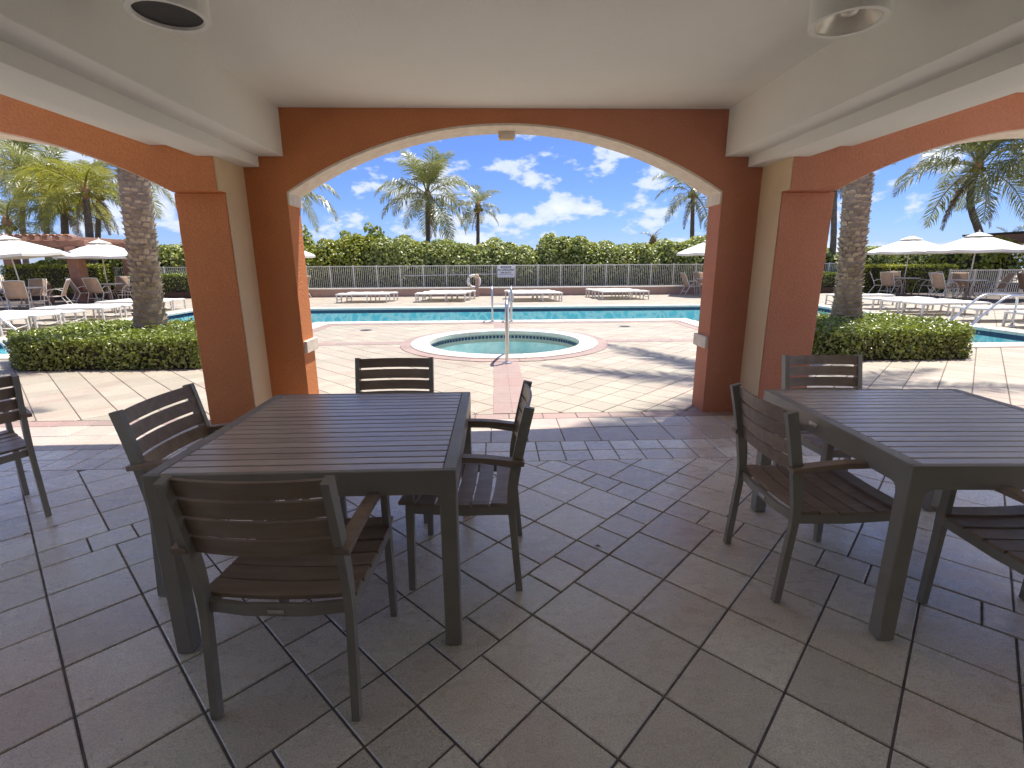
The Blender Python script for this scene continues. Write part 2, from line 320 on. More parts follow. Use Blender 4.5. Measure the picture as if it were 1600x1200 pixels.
MT['perg'] = mat('terracotta_wood', (0.40, 0.215, 0.15), (0.32, 0.165, 0.115), 4, 0.75, 0.3, 60, rand=0.1)
MT['fence'] = mat('cream_fence', (0.82, 0.78, 0.68), (0.76, 0.71, 0.60), 5, 0.5)
MT['black'] = mat('black_baffle', (0.012, 0.012, 0.013), (0.02, 0.02, 0.02), 60, 0.6, 0.5, 400)
MT['bulb'] = mat('lamp_glass', (0.80, 0.77, 0.70), (0.66, 0.62, 0.54), 12, 0.22, metal=0.1)
MT['sign'] = mat('sign_white', (0.80, 0.80, 0.80), (0.76, 0.76, 0.77), 5, 0.4)
MT['ink'] = mat('sign_ink', (0.02, 0.03, 0.07), (0.03, 0.04, 0.08), 5, 0.5)
MT['ring'] = mat('life_ring', (0.80, 0.79, 0.76), (0.72, 0.70, 0.67), 6, 0.5)
MT['trunk'] = mat('date_trunk', (0.38, 0.31, 0.235), (0.24, 0.19, 0.14), 7, 0.95, 0.8, 30, bdist=0.02)
MT['boot'] = mat('date_boot', (0.50, 0.42, 0.32), (0.30, 0.24, 0.175), 9, 0.95, 0.7, 50, rand=0.3, bdist=0.015)
MT['cocotrunk'] = mat('coconut_trunk', (0.22, 0.18, 0.145), (0.11, 0.085, 0.07), 5, 0.9, 0.8, 10, sc3=(0.6, 0.6, 5), bdist=0.03)
MT['frond'] = leaf_mat('palm_leaf', [(0.15, 0.18, 0.08), (0.23, 0.26, 0.11), (0.34, 0.34, 0.16)], 0.3, 0.35, 0.7)
MT['yfrond'] = leaf_mat('yellow_palm_leaf', [(0.16, 0.20, 0.04), (0.28, 0.30, 0.06), (0.36, 0.32, 0.08)], 0.4, 0.4, 0.5)
MT['dead'] = leaf_mat('dead_palm_leaf', [(0.20, 0.14, 0.08), (0.28, 0.20, 0.12)], 0.15, 0.8, 0.2)
MT['fibre'] = mat('palm_fibre', (0.40, 0.26, 0.12), (0.26, 0.16, 0.08), 9, 0.9, 0.5, 40)
MT['grape'] = leaf_mat('sea_grape_leaf', [(0.08, 0.115, 0.035), (0.18, 0.235, 0.06), (0.32, 0.37, 0.10), (0.55, 0.56, 0.22)], 0.3, 0.4, 0.5)
MT['ygrape'] = leaf_mat('yellow_green_leaf', [(0.14, 0.18, 0.03), (0.26, 0.29, 0.045), (0.42, 0.42, 0.08)], 0.35, 0.4, 0.5)
MT['hedge'] = leaf_mat('hedge_leaf', [(0.08, 0.115, 0.035), (0.17, 0.22, 0.05), (0.36, 0.41, 0.09)], 0.25, 0.3, 0.7)
MT['stem_core'] = mat('stems_and_core', (0.055, 0.05, 0.03), (0.03, 0.03, 0.018), 5, 0.95)  # sapling stems, and the dark cores added inside shrubs and hedges
MT['tint'] = mat('dark_unseen_wall', (0.10, 0.10, 0.095), (0.08, 0.08, 0.08), 0.6, 0.35)  # dark tone chosen to cut bounce from the unseen rear wall
MT['sea'] = mat('sea_water', (0.02, 0.10, 0.16), (0.03, 0.14, 0.2), 0.05, 0.15, 0.4, 0.8)

# ------------------------------------------------------------------ ground, pool and deck
POOL = [(-9.85, 8.38), (-7.75, 8.38), (-7.75, 9.9), (-4.55, 9.9), (-4.55, 12.7), (5.0, 12.7), (5.0, 9.9), (8.2, 9.9), (8.2, 8.38), (10.65, 8.38), (10.65, 16.7), (-9.85, 16.7)]
SPA = (0.17, 9.2); SR_IN, SR_COP, SR_OUT = 1.42, 1.74, 1.93
def circ(c, r, n=64): return [(c[0]+r*math.cos(2*math.pi*i/n), c[1]+r*math.sin(2*math.pi*i/n)) for i in range(n)]
gr = holed_sheet('ground', [(-3000, -3000), (3000, -3000), (3000, 3000), (-3000, 3000)], [POOL, circ(SPA, SR_IN)], -0.06, MT['sand']); gr['kind'] = 'structure'
sea = MB().quad((-3000, 95, -0.03), (3000, 95, -0.03), (3000, 2990, -0.03), (-3000, 2990, -0.03)).build('sea', MT['sea']); sea['kind'] = 'structure'
deck = holed_sheet('pool_deck', [(-24, 4.655), (26, 4.655), (26, 22.7), (-24, 22.7)], [POOL, circ(SPA, SR_IN)], -0.008, MT['deckgrout']); deck['kind'] = 'structure'
patio = MB().quad((-8, -3.5, -0.0055), (8.2, -3.5, -0.0055), (8.2, 4.655, -0.0055), (-8, 4.655, -0.0055)).build('patio_floor', MT['grout']); patio['kind'] = 'structure'

def clip(poly, f):                              # keep f(p) >= 0
    out = []
    for i in range(len(poly)):
        a, b = poly[i], poly[(i+1) % len(poly)]; fa, fb = f(a), f(b)
        if fa >= 0: out.append(a)
        if (fa >= 0) != (fb >= 0):
            t = fa/(fa-fb); out.append((a[0]+(b[0]-a[0])*t, a[1]+(b[1]-a[1])*t))
    return out
def area(p): return abs(sum(p[i][0]*p[(i+1) % len(p)][1]-p[(i+1) % len(p)][0]*p[i][1] for i in range(len(p))))/2
S2 = math.sqrt(0.5)
def uv2xy(u, v): return ((u-v)*S2, (u+v)*S2)
PIT, BAND = 0.299, 0.2; PER = 6*PIT+BAND
def cells(start, lo, hi):                       # intervals along one diagonal axis, wide ones and one narrow band each period
    k = math.floor((lo-start)/PER); out = []
    while start+k*PER < hi:
        s = start+k*PER; out.append((s, s+BAND, True))
        for i in range(6): out.append((s+BAND+i*PIT, s+BAND+(i+1)*PIT, False))
        k += 1
    return out
def lattice(lo, hi):
    U = cells(0.567, lo, hi); V = cells(1.167, lo, hi); out = []
    for (u0, u1, ub) in U:
        for (v0, v1, vb) in V:
            if ub and not vb or vb and not ub: continue
            out.append((u0, u1, v0, v1))
    for (u0, u1, ub) in U:                       # the narrow bands are laid in small squares
        if ub:
            for (v0, v1, vb) in V:
                if vb:
                    for i in range(9): out.append((u0, u1, v1+i*0.1993, v1+(i+1)*0.1993))
    for (v0, v1, vb) in V:
        if vb:
            for (u0, u1, ub) in U:
                if ub:
                    for i in range(9): out.append((u1+i*0.1993, u1+(i+1)*0.1993, v0, v1))
    return out
def tile_polys(region, lo, hi, g=0.004):
    res = []
    for (u0, u1, v0, v1) in lattice(lo, hi):
        cxy = uv2xy((u0+u1)/2, (v0+v1)/2)
        if not (region[0]-0.4 < cxy[0] < region[1]+0.4 and region[2]-0.4 < cxy[1] < region[3]+0.4): continue
        P = [uv2xy(u0+g, v0+g), uv2xy(u1-g, v0+g), uv2xy(u1-g, v1-g), uv2xy(u0+g, v1-g)]
        for f in (lambda p: p[0]-region[0], lambda p: region[1]-p[0], lambda p: p[1]-region[2]-g, lambda p: region[3]-g-p[1]):
            P = clip(P, f)
            if len(P) < 3: break
        if len(P) >= 3 and area(P) > 0.0015: res.append(P)
    return res
def row_polys(x0, x1, y0, y1, w, off, g=0.004):
    out = []; x = x0-(w-off % w)
    while x < x1:
        a, b = max(x, x0)+g, min(x+w, x1)-g
        if b-a > 0.02: out.append([(a, y0+g), (b, y0+g), (b, y1-g), (a, y1-g)])
        x += w
    return out
def in_view(P):
    c = (sum(p[0] for p in P)/len(P), sum(p[1] for p in P)/len(P), 0)
    if c[1] < 0.75: return False
    q = px(c); return q is not None and -70 < q[0] < 1670 and -50 < q[1] < 1270
def lay(polys, parent, material, name, ztop=0.0, limit=300, jit=0.0012):
    pol = sorted(polys, key=lambda P: (not in_view(P), sum(p[1] for p in P)/len(P)))
    rest = MB(); n = 0
    for P in pol:
        dz = random.uniform(-jit, jit)
        if n < limit and in_view(P):
            c = (sum(p[0] for p in P)/len(P), sum(p[1] for p in P)/len(P))
            MB().prism([(p[0]-c[0], p[1]-c[1]) for p in P], ztop-0.03+dz, ztop+dz, bev=0.0035).build(name, material, parent, loc=(c[0], c[1], 0)); n += 1
        else: rest.prism(P, ztop-0.03+dz, ztop+dz, bev=0.0035)
    if rest.v: rest.build(name+'_field', material, parent, kind='stuff')
pp = tile_polys((-7.9, 8.1, -3.4, 3.45), -9, 9)
lay(pp, patio, MT['tile'], 'tile', limit=300)
rows = row_polys(-7.9, 8.1, 3.45, 3.655, 0.205, 0.02)+row_polys(-7.9, 8.1, 3.655, 3.86, 0.205, 0.02)
lay(rows, patio, MT['tile'], 'border_tile', limit=160)
rows = row_polys(-7.9, 8.1, 3.86, 4.21, 0.31, 0.10)+row_polys(-7.9, 8.1, 4.21, 4.49, 0.31, 0.10)
lay(rows, patio, MT['rowtile'], 'border_tile', limit=100)
lay(row_polys(-7.9, 8.1, 4.49, 4.655, 0.33, 0.1), patio, MT['pink'], 'threshold_tile', limit=60)

def pool_dist(p):                               # signed distance to the pool outline, negative inside
    d = 1e9; ins = False; n = len(POOL)
    for i in range(n):
        a, b = POOL[i], POOL[(i+1) % n]; abx, aby = b[0]-a[0], b[1]-a[1]
        t = max(0, min(1, ((p[0]-a[0])*abx+(p[1]-a[1])*aby)/(abx*abx+aby*aby))); d = min(d, math.hypot(p[0]-a[0]-abx*t, p[1]-a[1]-aby*t))
        if (a[1] > p[1]) != (b[1] > p[1]) and p[0] < (b[0]-a[0])*(p[1]-a[1])/(b[1]-a[1])+a[0]: ins = not ins
    return -d if ins else d
dp = []
for i in range(-75, 150):
    for j in range(-75, 150):
        u0, v0 = 0.567+0.2+i*0.3, 1.167+0.2+j*0.3; c = uv2xy(u0+0.15, v0+0.15)
        if not (-16 < c[0] < 17 and 4.6 < c[1] < 22.6): continue
        if math.hypot(c[0]-SPA[0], c[1]-SPA[1]) < 1.66 or pool_dist(c) < 0.23: continue
        g = 0.004; P = [uv2xy(u0+g, v0+g), uv2xy(u0+0.3-g, v0+g), uv2xy(u0+0.3-g, v0+0.3-g), uv2xy(u0+g, v0+0.3-g)]
        P = clip(P, lambda p: p[1]-4.66)
        if len(P) >= 3 and area(P) > 0.003: dp.append(P)
lay(dp, deck, MT['deck'], 'paver', limit=300)
# pink strips laid into the deck, 5 mm proud
def strip(x0, x1, y0, y1, along, L, mt, name, z=0.006):
    if along == 'y':
        n = max(1, round((y1-y0)/L)); h = (y1-y0)/n
        for i in range(n): MB().prism([(x0+.003-(x0+x1)/2, -h/2+.003), (x1-.003-(x0+x1)/2, -h/2+.003), (x1-.003-(x0+x1)/2, h/2-.003), (x0+.003-(x0+x1)/2, h/2-.003)], z-.03, z, bev=.003).build(name, mt, deck, loc=((x0+x1)/2, y0+(i+.5)*h, random.uniform(-.0008, .0008)))
    else:
        n = max(1, round((x1-x0)/L)); h = (x1-x0)/n
        for i in range(n): MB().prism([(-h/2+.003, -(y1-y0)/2+.003), (h/2-.003, -(y1-y0)/2+.003), (h/2-.003, (y1-y0)/2-.003), (-h/2+.003, (y1-y0)/2-.003)], z-.03, z, bev=.003).build(name, mt, deck, loc=(x0+(i+.5)*h, (y0+y1)/2, random.uniform(-.0008, .0008)))
for a, b in ((-0.035, 0.155), (0.155, 0.345)):
    strip(a, b, 4.66, 7.27, 'y', 0.40, MT['pink'], 'path_paver'); strip(a, b, 11.14, 12.3, 'y', 0.40, MT['pink'], 'path_paver')
strip(-4.15, -1.77, 9.05, 9.35, 'x', 0.42, MT['pink'], 'band_paver'); strip(2.11, 4.6, 9.05, 9.35, 'x', 0.42, MT['pink'], 'band_paver')
strip(-3.95, -0.04, 12.1, 12.3, 'x', 0.4, MT['pink'], 'band_paver'); strip(0.35, 4.4, 12.1, 12.3, 'x', 0.4, MT['pink'], 'band_paver')
strip(-4.15, -3.95, 9.5, 12.3, 'y', 0.4, MT['pink'], 'band_paver'); strip(4.4, 4.6, 9.5, 12.3, 'y', 0.4, MT['pink'], 'band_paver')
def ring_seg(name, r0, r1, z0, z1, n, mt, parent, gap=0.003, sub=3, bev=0.0):
    for i in range(n):
        a0, a1 = 2*math.pi*i/n+gap/r0, 2*math.pi*(i+1)/n-gap/r0; P = []
        for j in range(sub+1): a = a0+(a1-a0)*j/sub; P.append((r1*math.cos(a), r1*math.sin(a)))
        for j in range(sub, -1, -1): a = a0+(a1-a0)*j/sub; P.append((r0*math.cos(a), r0*math.sin(a)))
        MB().prism(P, z0, z1, bev=bev).build(name, mt, parent, loc=(SPA[0], SPA[1], 0))
ring_seg('ring_paver', SR_COP, SR_OUT, -0.03, 0.011, 30, MT['pink'], deck, bev=0.003)

# pool shell
basin = empty('pool'); basin['kind'] = 'structure'
m = MB(); n = len(POOL)
for i in range(n):
    a, b = POOL[i], POOL[(i+1) % n]; m.quad((a[0], a[1], -0.03), (b[0], b[1], -0.03), (b[0], b[1], -1.25), (a[0], a[1], -1.25))
m.build('basin_wall', MT['basin'], basin)
fl = holed_sheet('basin_floor', POOL, [], -1.25, MT['basin']); fl.parent = basin
m = MB()
for i in range(n):
    a, b = Vector((*POOL[i], 0)), Vector((*POOL[(i+1) % n], 0)); t = (b-a).normalized(); nn = Vector((-t.y, t.x, 0))*0.006
    m.quad(a+nn+Vector((0, 0, -.045)), b+nn+Vector((0, 0, -.045)), b+nn+Vector((0, 0, -.15)), a+nn+Vector((0, 0, -.15)))
m.build('waterline_tile', MT['blue'], basin)
for (mx_, w_) in ((-6.9, 0.5), (7.6, 0.55)):                     # pale depth tiles set in the dark waterline
    for k in range(4): MB().box(mx_+k*w_/4, mx_+(k+.72)*w_/4, 16.68, 16.692, -0.115, -0.055).build('marker_tile', MT['coping'], basin)
m = MB(); mv = 0; C = 0.4
for i in range(n):
    a, b = Vector((*POOL[i], 0)), Vector((*POOL[(i+1) % n], 0)); prv = Vector((*POOL[i-1], 0)); t = (b-a).normalized(); tp = (a-prv).normalized(); out = Vector((t.y, -t.x, 0))
    convex = tp.cross(t).z > 0; s0 = -C if convex else C; L = (b-a).length-s0; k = max(1, round(L/0.545)); h = L/k
    for j in range(k):
        c = a+t*(s0+(j+.5)*h)+out*(C/2-0.015); hx = h/2-0.0025; M = Matrix.Translation(c) @ Matrix(((t.x, out.x, 0, 0), (t.y, out.y, 0, 0), (0, 0, 1, 0), (0, 0, 0, 1)))
        MB().cbox(-hx, hx, -C/2-.015, C/2, -0.042, 0.022, 0.008).build('coping_stone', MT['coping'], basin).matrix_world = M
pw = holed_sheet('pool_water', POOL, [], -0.115, MT['water']); pw['kind'] = 'structure'
spa = empty('spa', (SPA[0], SPA[1], 0)); spa['kind'] = 'structure'
MB().lathe([(SR_IN, -0.02), (SR_IN, -0.55), (1.0, -0.56), (1.0, -1.0), (0.001, -1.0)], 64, cap=False).build('spa_wall', MT['spabasin'], spa)
MB().lathe([(SR_IN-0.004, -0.05), (SR_IN-0.004, -0.21)], 64, cap=False).build('spa_lining', MT['greywall'], spa)
m = MB()
for i in range(110):
    a = 2*math.pi*i/110; M = Matrix.Rotation(a, 4, 'Z'); m.box(SR_IN-0.014, SR_IN-0.003, -0.029, 0.029, -0.135, -0.075, M)
m.build('waterline_tile', MT['blue'], spa, kind='stuff')
ring_seg('spa_coping_stone', SR_IN-0.02, SR_COP, -0.045, 0.028, 18, MT['coping'], spa, sub=5, bev=0.006)
for o in spa.children:
    if o.name.startswith('spa_coping'): o.location = (0, 0, 0)
sw = MB(); sw.v = [(0, 0, 0)]+[(SR_IN*math.cos(2*math.pi*i/64), SR_IN*math.sin(2*math.pi*i/64), 0) for i in range(64)]; sw.f = [(0, 1+i, 1+(i+1) % 64) for i in range(64)]
sw = sw.build('spa_water', MT['spawater'], loc=(SPA[0], SPA[1], -0.19)); sw['kind'] = 'structure'
for x, y in ((-2.9, 11.1), (3.0, 11.3)):
    t = empty('deck_drain', (x, y, 0), 0, 'dark round drain cover set in the cream pool deck pavers', 'drain', 'drain covers in the deck')
    MB().lathe([(0.14, 0), (0.14, 0.006), (0.12, 0.008)], 20).build('rim', MT['plate'], t); MB().lathe([(0.118, 0.004), (0.118, 0.0095), (0.01, 0.0095)], 20).build('grate', MT['black'], t)

# ------------------------------------------------------------------ portico
X0 = 0.125; JL, JR = X0-1.92, X0+1.92; RL, RR = X0-2.265, X0+2.265; WI, WO = 4.61, 4.88; ZT = 3.3; CEIL = 2.725
port = empty('portico', (X0, 4.4, 0), 0, 'terracotta stucco portico with three arches and a stepped white ceiling', 'building')
PM = Matrix.Translation((-X0, -4.4, 0))
def pbuild(m, name, mt, smooth=False):
    o = m.build(name, mt, port, smooth); o.location = (-X0, -4.4, 0); return o
def arch_z(x, xa, xb, zs, zc):
    c = (xa+xb)/2; h = (xb-xa)/2; r = zc-zs; Rr = (h*h+r*r)/(2*r); return zc-(Rr-math.sqrt(max(0, Rr*Rr-(x-c)**2)))
def arch_wall(x0, x1, xa, xb, zs, zc, y0, y1, zlow=0.0, ztop=ZT, N=40):
    m = MB()
    if xa-x0 > 1e-4: m.box(x0, xa, y0, y1, zlow, ztop)
    if x1-xb > 1e-4: m.box(xb, x1, y0, y1, zlow, ztop)
    for i in range(N):
        a, b = xa+(xb-xa)*i/N, xa+(xb-xa)*(i+1)/N; za, zb = arch_z(a, xa, xb, zs, zc), arch_z(b, xa, xb, zs, zc)
        m.quad((a, y0, za), (b, y0, zb), (b, y0, ztop), (a, y0, ztop)); m.quad((b, y1, zb), (a, y1, za), (a, y1, ztop), (b, y1, ztop)); m.quad((a, y1, za), (b, y1, zb), (b, y0, zb), (a, y0, za))
    m.quad((xa, y0, ztop), (xb, y0, ztop), (xb, y1, ztop), (xa, y1, ztop)); return m
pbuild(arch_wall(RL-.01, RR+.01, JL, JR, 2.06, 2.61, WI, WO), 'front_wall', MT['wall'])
def lining(xa, xb, zs, zc, y0, y1, zimp, t=0.018, N=40):
    m = MB(); P = [(xa, zimp)]+[(xa+(xb-xa)*i/N, arch_z(xa+(xb-xa)*i/N, xa, xb, zs, zc)) for i in range(N+1)]+[(xb, zimp)]
    Q = []
    for i, p in enumerate(P):
        a, b = P[max(i-1, 0)], P[min(i+1, len(P)-1)]
        if i == 0: nx, nz = 1, 0
        elif i == len(P)-1: nx, nz = -1, 0
        else:
            L = math.hypot(b[0]-a[0], b[1]-a[1]); nx, nz = (b[1]-a[1])/L, -(b[0]-a[0])/L
        Q.append((p[0]+nx*t, p[1]+nz*t))
    for i in range(len(P)-1):
        (ax, az), (bx, bz), (cx, cz), (dx, dz) = P[i], P[i+1], Q[i+1], Q[i]
        m.quad((dx, y1, dz), (cx, y1, cz), (cx, y0, cz), (dx, y0, dz)); m.quad((ax, y0, az), (dx, y0, dz), (cx, y0, cz), (bx, y0, bz)); m.quad((ax, y1, az), (bx, y1, bz), (cx, y1, cz), (dx, y1, dz))
    for s in (0, -1): m.quad((P[s][0], y0, P[s][1]), (Q[s][0], y0, Q[s][1]), (Q[s][0], y1, Q[s][1]), (P[s][0], y1, P[s][1]))
    return m
pbuild(lining(JL, JR, 2.06, 2.61, WI-.004, WO+.02, 1.955), 'arch_lining', MT['trim'])
for s in (0, 1):                                  # jamb bands
    xa = JL-.004 if s == 0 else JR-.03; m = MB().cbox(xa, xa+.034, WI+.012, WO+.03, 0.635, 0.75, .004); pbuild(m, 'jamb_band', MT['trim'])
from mathutils import noise as mnoise
def stucco_box(x0, x1, y0, y1, z0, z1, amp=.0035, cuts=26):
    bm = bmesh.new(); bmesh.ops.create_cube(bm, size=1)
    for v in bm.verts: v.co = Vector(((x0+x1)/2+v.co.x*(x1-x0), (y0+y1)/2+v.co.y*(y1-y0), (z0+z1)/2+v.co.z*(z1-z0)))
    bmesh.ops.bevel(bm, geom=bm.edges[:], offset=.007, segments=1, affect='EDGES')
    bmesh.ops.subdivide_edges(bm, edges=[e for e in bm.edges if e.calc_length() > .1], cuts=cuts, use_grid_fill=True)
    for v in bm.verts:
        if z0+.02 < v.co.z < z1-.02: v.co += Vector((mnoise.noise(v.co*9), mnoise.noise(v.co*9+Vector((7, 3, 1))), 0))*amp
    m = MB(); bm.verts.index_update(); m.v = [tuple(v.co) for v in bm.verts]; m.f = [tuple(v.index for v in f.verts) for f in bm.faces]; bm.free(); return m
PY, BY, OY = 4.27, 4.15, 4.54
for s in (-1, 1):
    xin = RL-.008 if s < 0 else RR+.008; xo = (-2.555) if s < 0 else 2.85
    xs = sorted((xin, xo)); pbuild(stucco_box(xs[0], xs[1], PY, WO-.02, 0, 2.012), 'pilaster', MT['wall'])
    xf = (-6.35) if s < 0 else 6.6; sp_ = (-2.52) if s < 0 else 2.80
    a, b = (xf, sp_) if s < 0 else (sp_, xf); x0, x1 = (-8.2, xin) if s < 0 else (xin, 8.4)
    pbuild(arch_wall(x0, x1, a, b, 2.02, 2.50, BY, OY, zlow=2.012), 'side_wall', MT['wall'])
    pbuild(lining(a, b, 2.02, 2.50, BY+.05, OY+.02, 2.02, 0.012), 'side_arch_lining', MT['trim'])
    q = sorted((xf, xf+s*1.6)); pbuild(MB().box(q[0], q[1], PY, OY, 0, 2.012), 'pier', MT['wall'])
    xr = RL if s < 0 else RR; q = sorted((xr, xr-s*-0.008)); pbuild(MB().box(q[0], q[1], PY+.004, WI, 0, 2.30), 'return_wall', MT['cream'])
    pbuild(MB().box(q[0], q[1], BY+.004, PY+.003, 2.013, 2.30), 'return_wall', MT['cream'])
# ceilings and stepped beams running towards the pool
YB = -3.4
pbuild(MB().box(JL, JR, YB, WI-.002, CEIL, CEIL+.12), 'ceiling', MT['white'])
for s in (-1, 1):
    def bx(h0, h1, z0, z1, nm):
        q = sorted((X0+s*h0, X0+s*h1)); pbuild(MB().cbox(q[0], q[1], YB, WI-.002 if h1 < 2.41 else BY-.002, z0, z1, .004), nm, MT['white'])
    bx(1.915, 2.128, 2.345, CEIL+.2, 'beam'); bx(2.128, 2.40, 2.26, CEIL+.2, 'beam_step'); bx(2.402, 2.73, 2.335, CEIL+.2, 'beam_step')
    q = sorted((X0+s*2.73, -3.45 if s < 0 else 4.45)); pbuild(MB().box(q[0], q[1], YB, BY-.002, CEIL, CEIL+.12), 'side_ceiling', MT['white'])  # ends short, out of view, so more light gets in below
pbuild(MB().box(-3.5, 4.5, YB, WO-.03, 3.0, 3.25), 'roof_slab', MT['white'])  # slab narrowed with the side ceilings to let in fill light
pbuild(MB().box(-3.5, 4.5, YB-.25, YB+.002, 0, 3.2), 'unseen_wall', MT['tint'])  # unseen wall added behind the camera to keep chair backs dark
for xw in (-3.5, 4.5): pbuild(MB().box(xw-.12, xw+.12, YB+.004, 0.1, 0, 3.0), 'unseen_wall', MT['white'])  # unseen side walls added to block light from the rear corners
# downlights
for s, nm in ((-1, 0), (1, 1)):
    x = X0-0.02+s*1.44; lab = 'white ceiling cylinder with a black round opening' if nm == 0 else 'white ceiling cylinder lamp with a shiny reflector opening'
    t = empty('ceiling_lamp', (x, 2.39, 2.45), 0, lab, 'lamp')
    MB().lathe([(0.150, 0.0), (0.153, 0.006), (0.153, 0.274)], 40, cap=False).build('housing', MT['white'], t, True)
    MB().lathe([(0.150, 0.0), (0.128, 0.0), (0.124, 0.02)], 40, cap=False).build('rim', MT['white'], t)
    if nm == 0: MB().lathe([(0.126, 0.012), (0.06, 0.02), (0.001, 0.022)], 40, cap=False).build('baffle', MT['black'], t)
    else:
        MB().lathe([(0.125, 0.008), (0.105, 0.05), (0.06, 0.10), (0.001, 0.115)], 40, cap=False).build('reflector', MT['bulb'], t, True)
        MB().lathe([(0.001, 0.03), (0.03, 0.035), (0.042, 0.06), (0.03, 0.10)], 20, cap=False).build('bulb', MT['bulb'], t, True)
t = empty('arch_fixture', (X0, WO-.05, 2.575), 0, 'small beige box fixed under the crown of the middle arch', 'fixture')
MB().cbox(-.075, .075, -.04, .06, -.035, .018, .004).build('housing', MT['trim'], t); MB().cbox(-.065, .065, -.03, .05, -.042, -.034, .002).build('cover', MT['cream'], t)

# ------------------------------------------------------------------ table and armchairs in the portico
def make_table(plate):
    t = empty('dining_table'); H, W, Z = 0.545, 0.046, 0.74; LW = .062
    for s in (-1, 1):
        MB().cbox(-H, H, s*H-(.014 if s > 0 else 0), s*H+(.014 if s < 0 else 0), Z-.095, Z, .003).build('apron', MT['metal'], t)
        MB().cbox(s*H-(W if s > 0 else 0), s*H+(W if s < 0 else 0), -H+.0145, H-.0145, Z-.095, Z, .003).build('apron', MT['metal'], t)
        for r in (-1, 1):
            x0, x1 = sorted((s*(H-.001), s*(H-.001-LW))); y0, y1 = sorted((r*(H-.001), r*(H-.001-LW))); m = MB().cbox(x0, x1, y0, y1, 0.003, Z-.012, .004)
            xi, yi = s*(H-LW), r*(H-LW); q = .034                     # rounded brackets where the leg meets the apron
            for (ax, ay) in ((-s, 0), (0, -r)):
                cs = [(0, 0), (q, 0), (q*.45, -q*.12), (q*.12, -q*.45), (0, -q)]; b0 = len(m.v)
                for w in (0.003, LW-.003):
                    for (d, dz) in cs: m.v.append((xi+ax*d+(0 if ax else s*w), yi+ay*d+(0 if ay else r*w), Z-.094+dz))
                m.f += [(b0, b0+1, b0+2, b0+3, b0+4), (b0+9, b0+8, b0+7, b0+6, b0+5)]+[(b0+i, b0+5+i, b0+5+(i+1) % 5, b0+(i+1) % 5) for i in range(5)]
            m.build('leg', MT['metal'], t)
    N = 18; y0 = -H+.017; w = (2*H-.034)/N
    for i in range(N):
        MB().cbox(-H+W+.003, H-W-.003, 0.0042-w/2, w/2-0.0042, -.016, 0, .002).build('slat', MT['topslat'], t, loc=(0, y0+(i+.5)*w, Z-.001+random.uniform(-.0006, .0006)))
    for x in (-.25, .25): MB().box(x-.02, x+.02, -H+.015, H-.015, Z-.05, Z-.02).build('support_bar', MT['metal'], t)
    if plate: MB().cbox(-H-.003, -H+.001, 0.02, 0.085, Z-.055, Z-.035, .001).build('name_plate', MT['plate'], t)
    return t
def make_armchair():
    t = empty('armchair'); W = 0.232; seat_z = 0.43
    for s in (-1, 1):
        P = smooth_path([(s*W, -.250, 0.003), (s*W, -.232, .22), (s*W, -.218, .40), (s*W, -.224, .52), (s*W, -.256, .70), (s*W, -.294, .868)], 4)
        n_ = len(P); MB().sweep(P, .026, [.030+.014*min(1, max(0, (i-7)/5)) for i in range(n_)]).build('rear_leg', MT['metal'], t)
        MB().sweep([(s*W, .238, .003), (s*W, .229, .40), (s*W, .222, .622)], .026, [.028, .036, .030]).build('front_leg', MT['metal'], t)
        MB().sweep([(s*W, -.215, .404), (s*W, .0, .398), (s*W, .225, .408)], .024, .042).build('seat_rail', MT['metal'], t)
        A = smooth_path([(s*(W+.012), -.272, .626), (s*(W+.014), -.10, .646), (s*(W+.014), .08, .648), (s*(W+.010), .262, .632)], 4)
        ar = MB().sweep(A, .044, .020).build('armrest', MT['slat'], t)
        MB().sweep([(s*W, -.236, .608), (s*W, -.09, .630), (s*W, .08, .632), (s*W, .225, .620)], .022, .014).build('arm_bar', MT['metal'], ar)
    MB().sweep([(-W, -.206, .398), (-.1, -.219, .390), (.1, -.219, .390), (W, -.206, .398)], .038, .018, Vector((0, 0, 1))).build('rear_rail', MT['metal'], t)
    MB().sweep([(-W, .222, .398), (W, .222, .398)], .034, .018, Vector((0, 0, 1))).build('front_rail', MT['metal'], t)
    MB().cbox(-.026, .026, -.2325, -.227, .383, .397, .001).build('name_plate', MT['plate'], t)
    for k in range(6):                              # seat slats, slightly dished
        y = -.205+.0435+k*.0805; z = seat_z+.012*((y-0.02)/.22)**2-.006
        P = [(x, y-.012*(1-(x/.25)**2)*(1 if k == 0 else .3), z-.008*(1-(x/.25)**2)) for x in (-.246, -.17, -.09, 0, .09, .17, .246)]
        MB().sweep(P, .0705, .014, Vector((0, 1, 0))).build('seat_slat', MT['slat'], t)
    for k in range(4):                              # back slats bowed backwards
        z = .836-k*.0685; yc = -.224-(z-.52)*.200+.014
        P = [(x, yc-.026*(1-(x/.222)**2), z) for x in (-.222, -.17, -.11, -.04, .04, .11, .17, .222)]
        MB().sweep(P, .0585, .010, Vector((0, -.21, 1)).normalized()).build('back_slat', MT['slat'], t)
    return t
T1 = make_table(False); T1.location = (-.692, 2.168, 0); tag(T1, 'square slatted taupe table with chairs drawn up on all four sides', 'table', 'dining tables in the portico')
T2 = make_table(True); T2.location = (2.05, 2.10, 0); T2.rotation_euler = (0, 0, R(-2.5)); tag(T2, 'square slatted taupe table with a small silver plate on its edge', 'table', 'dining tables in the portico')
CH = make_armchair()
g = 'taupe armchairs in the portico'
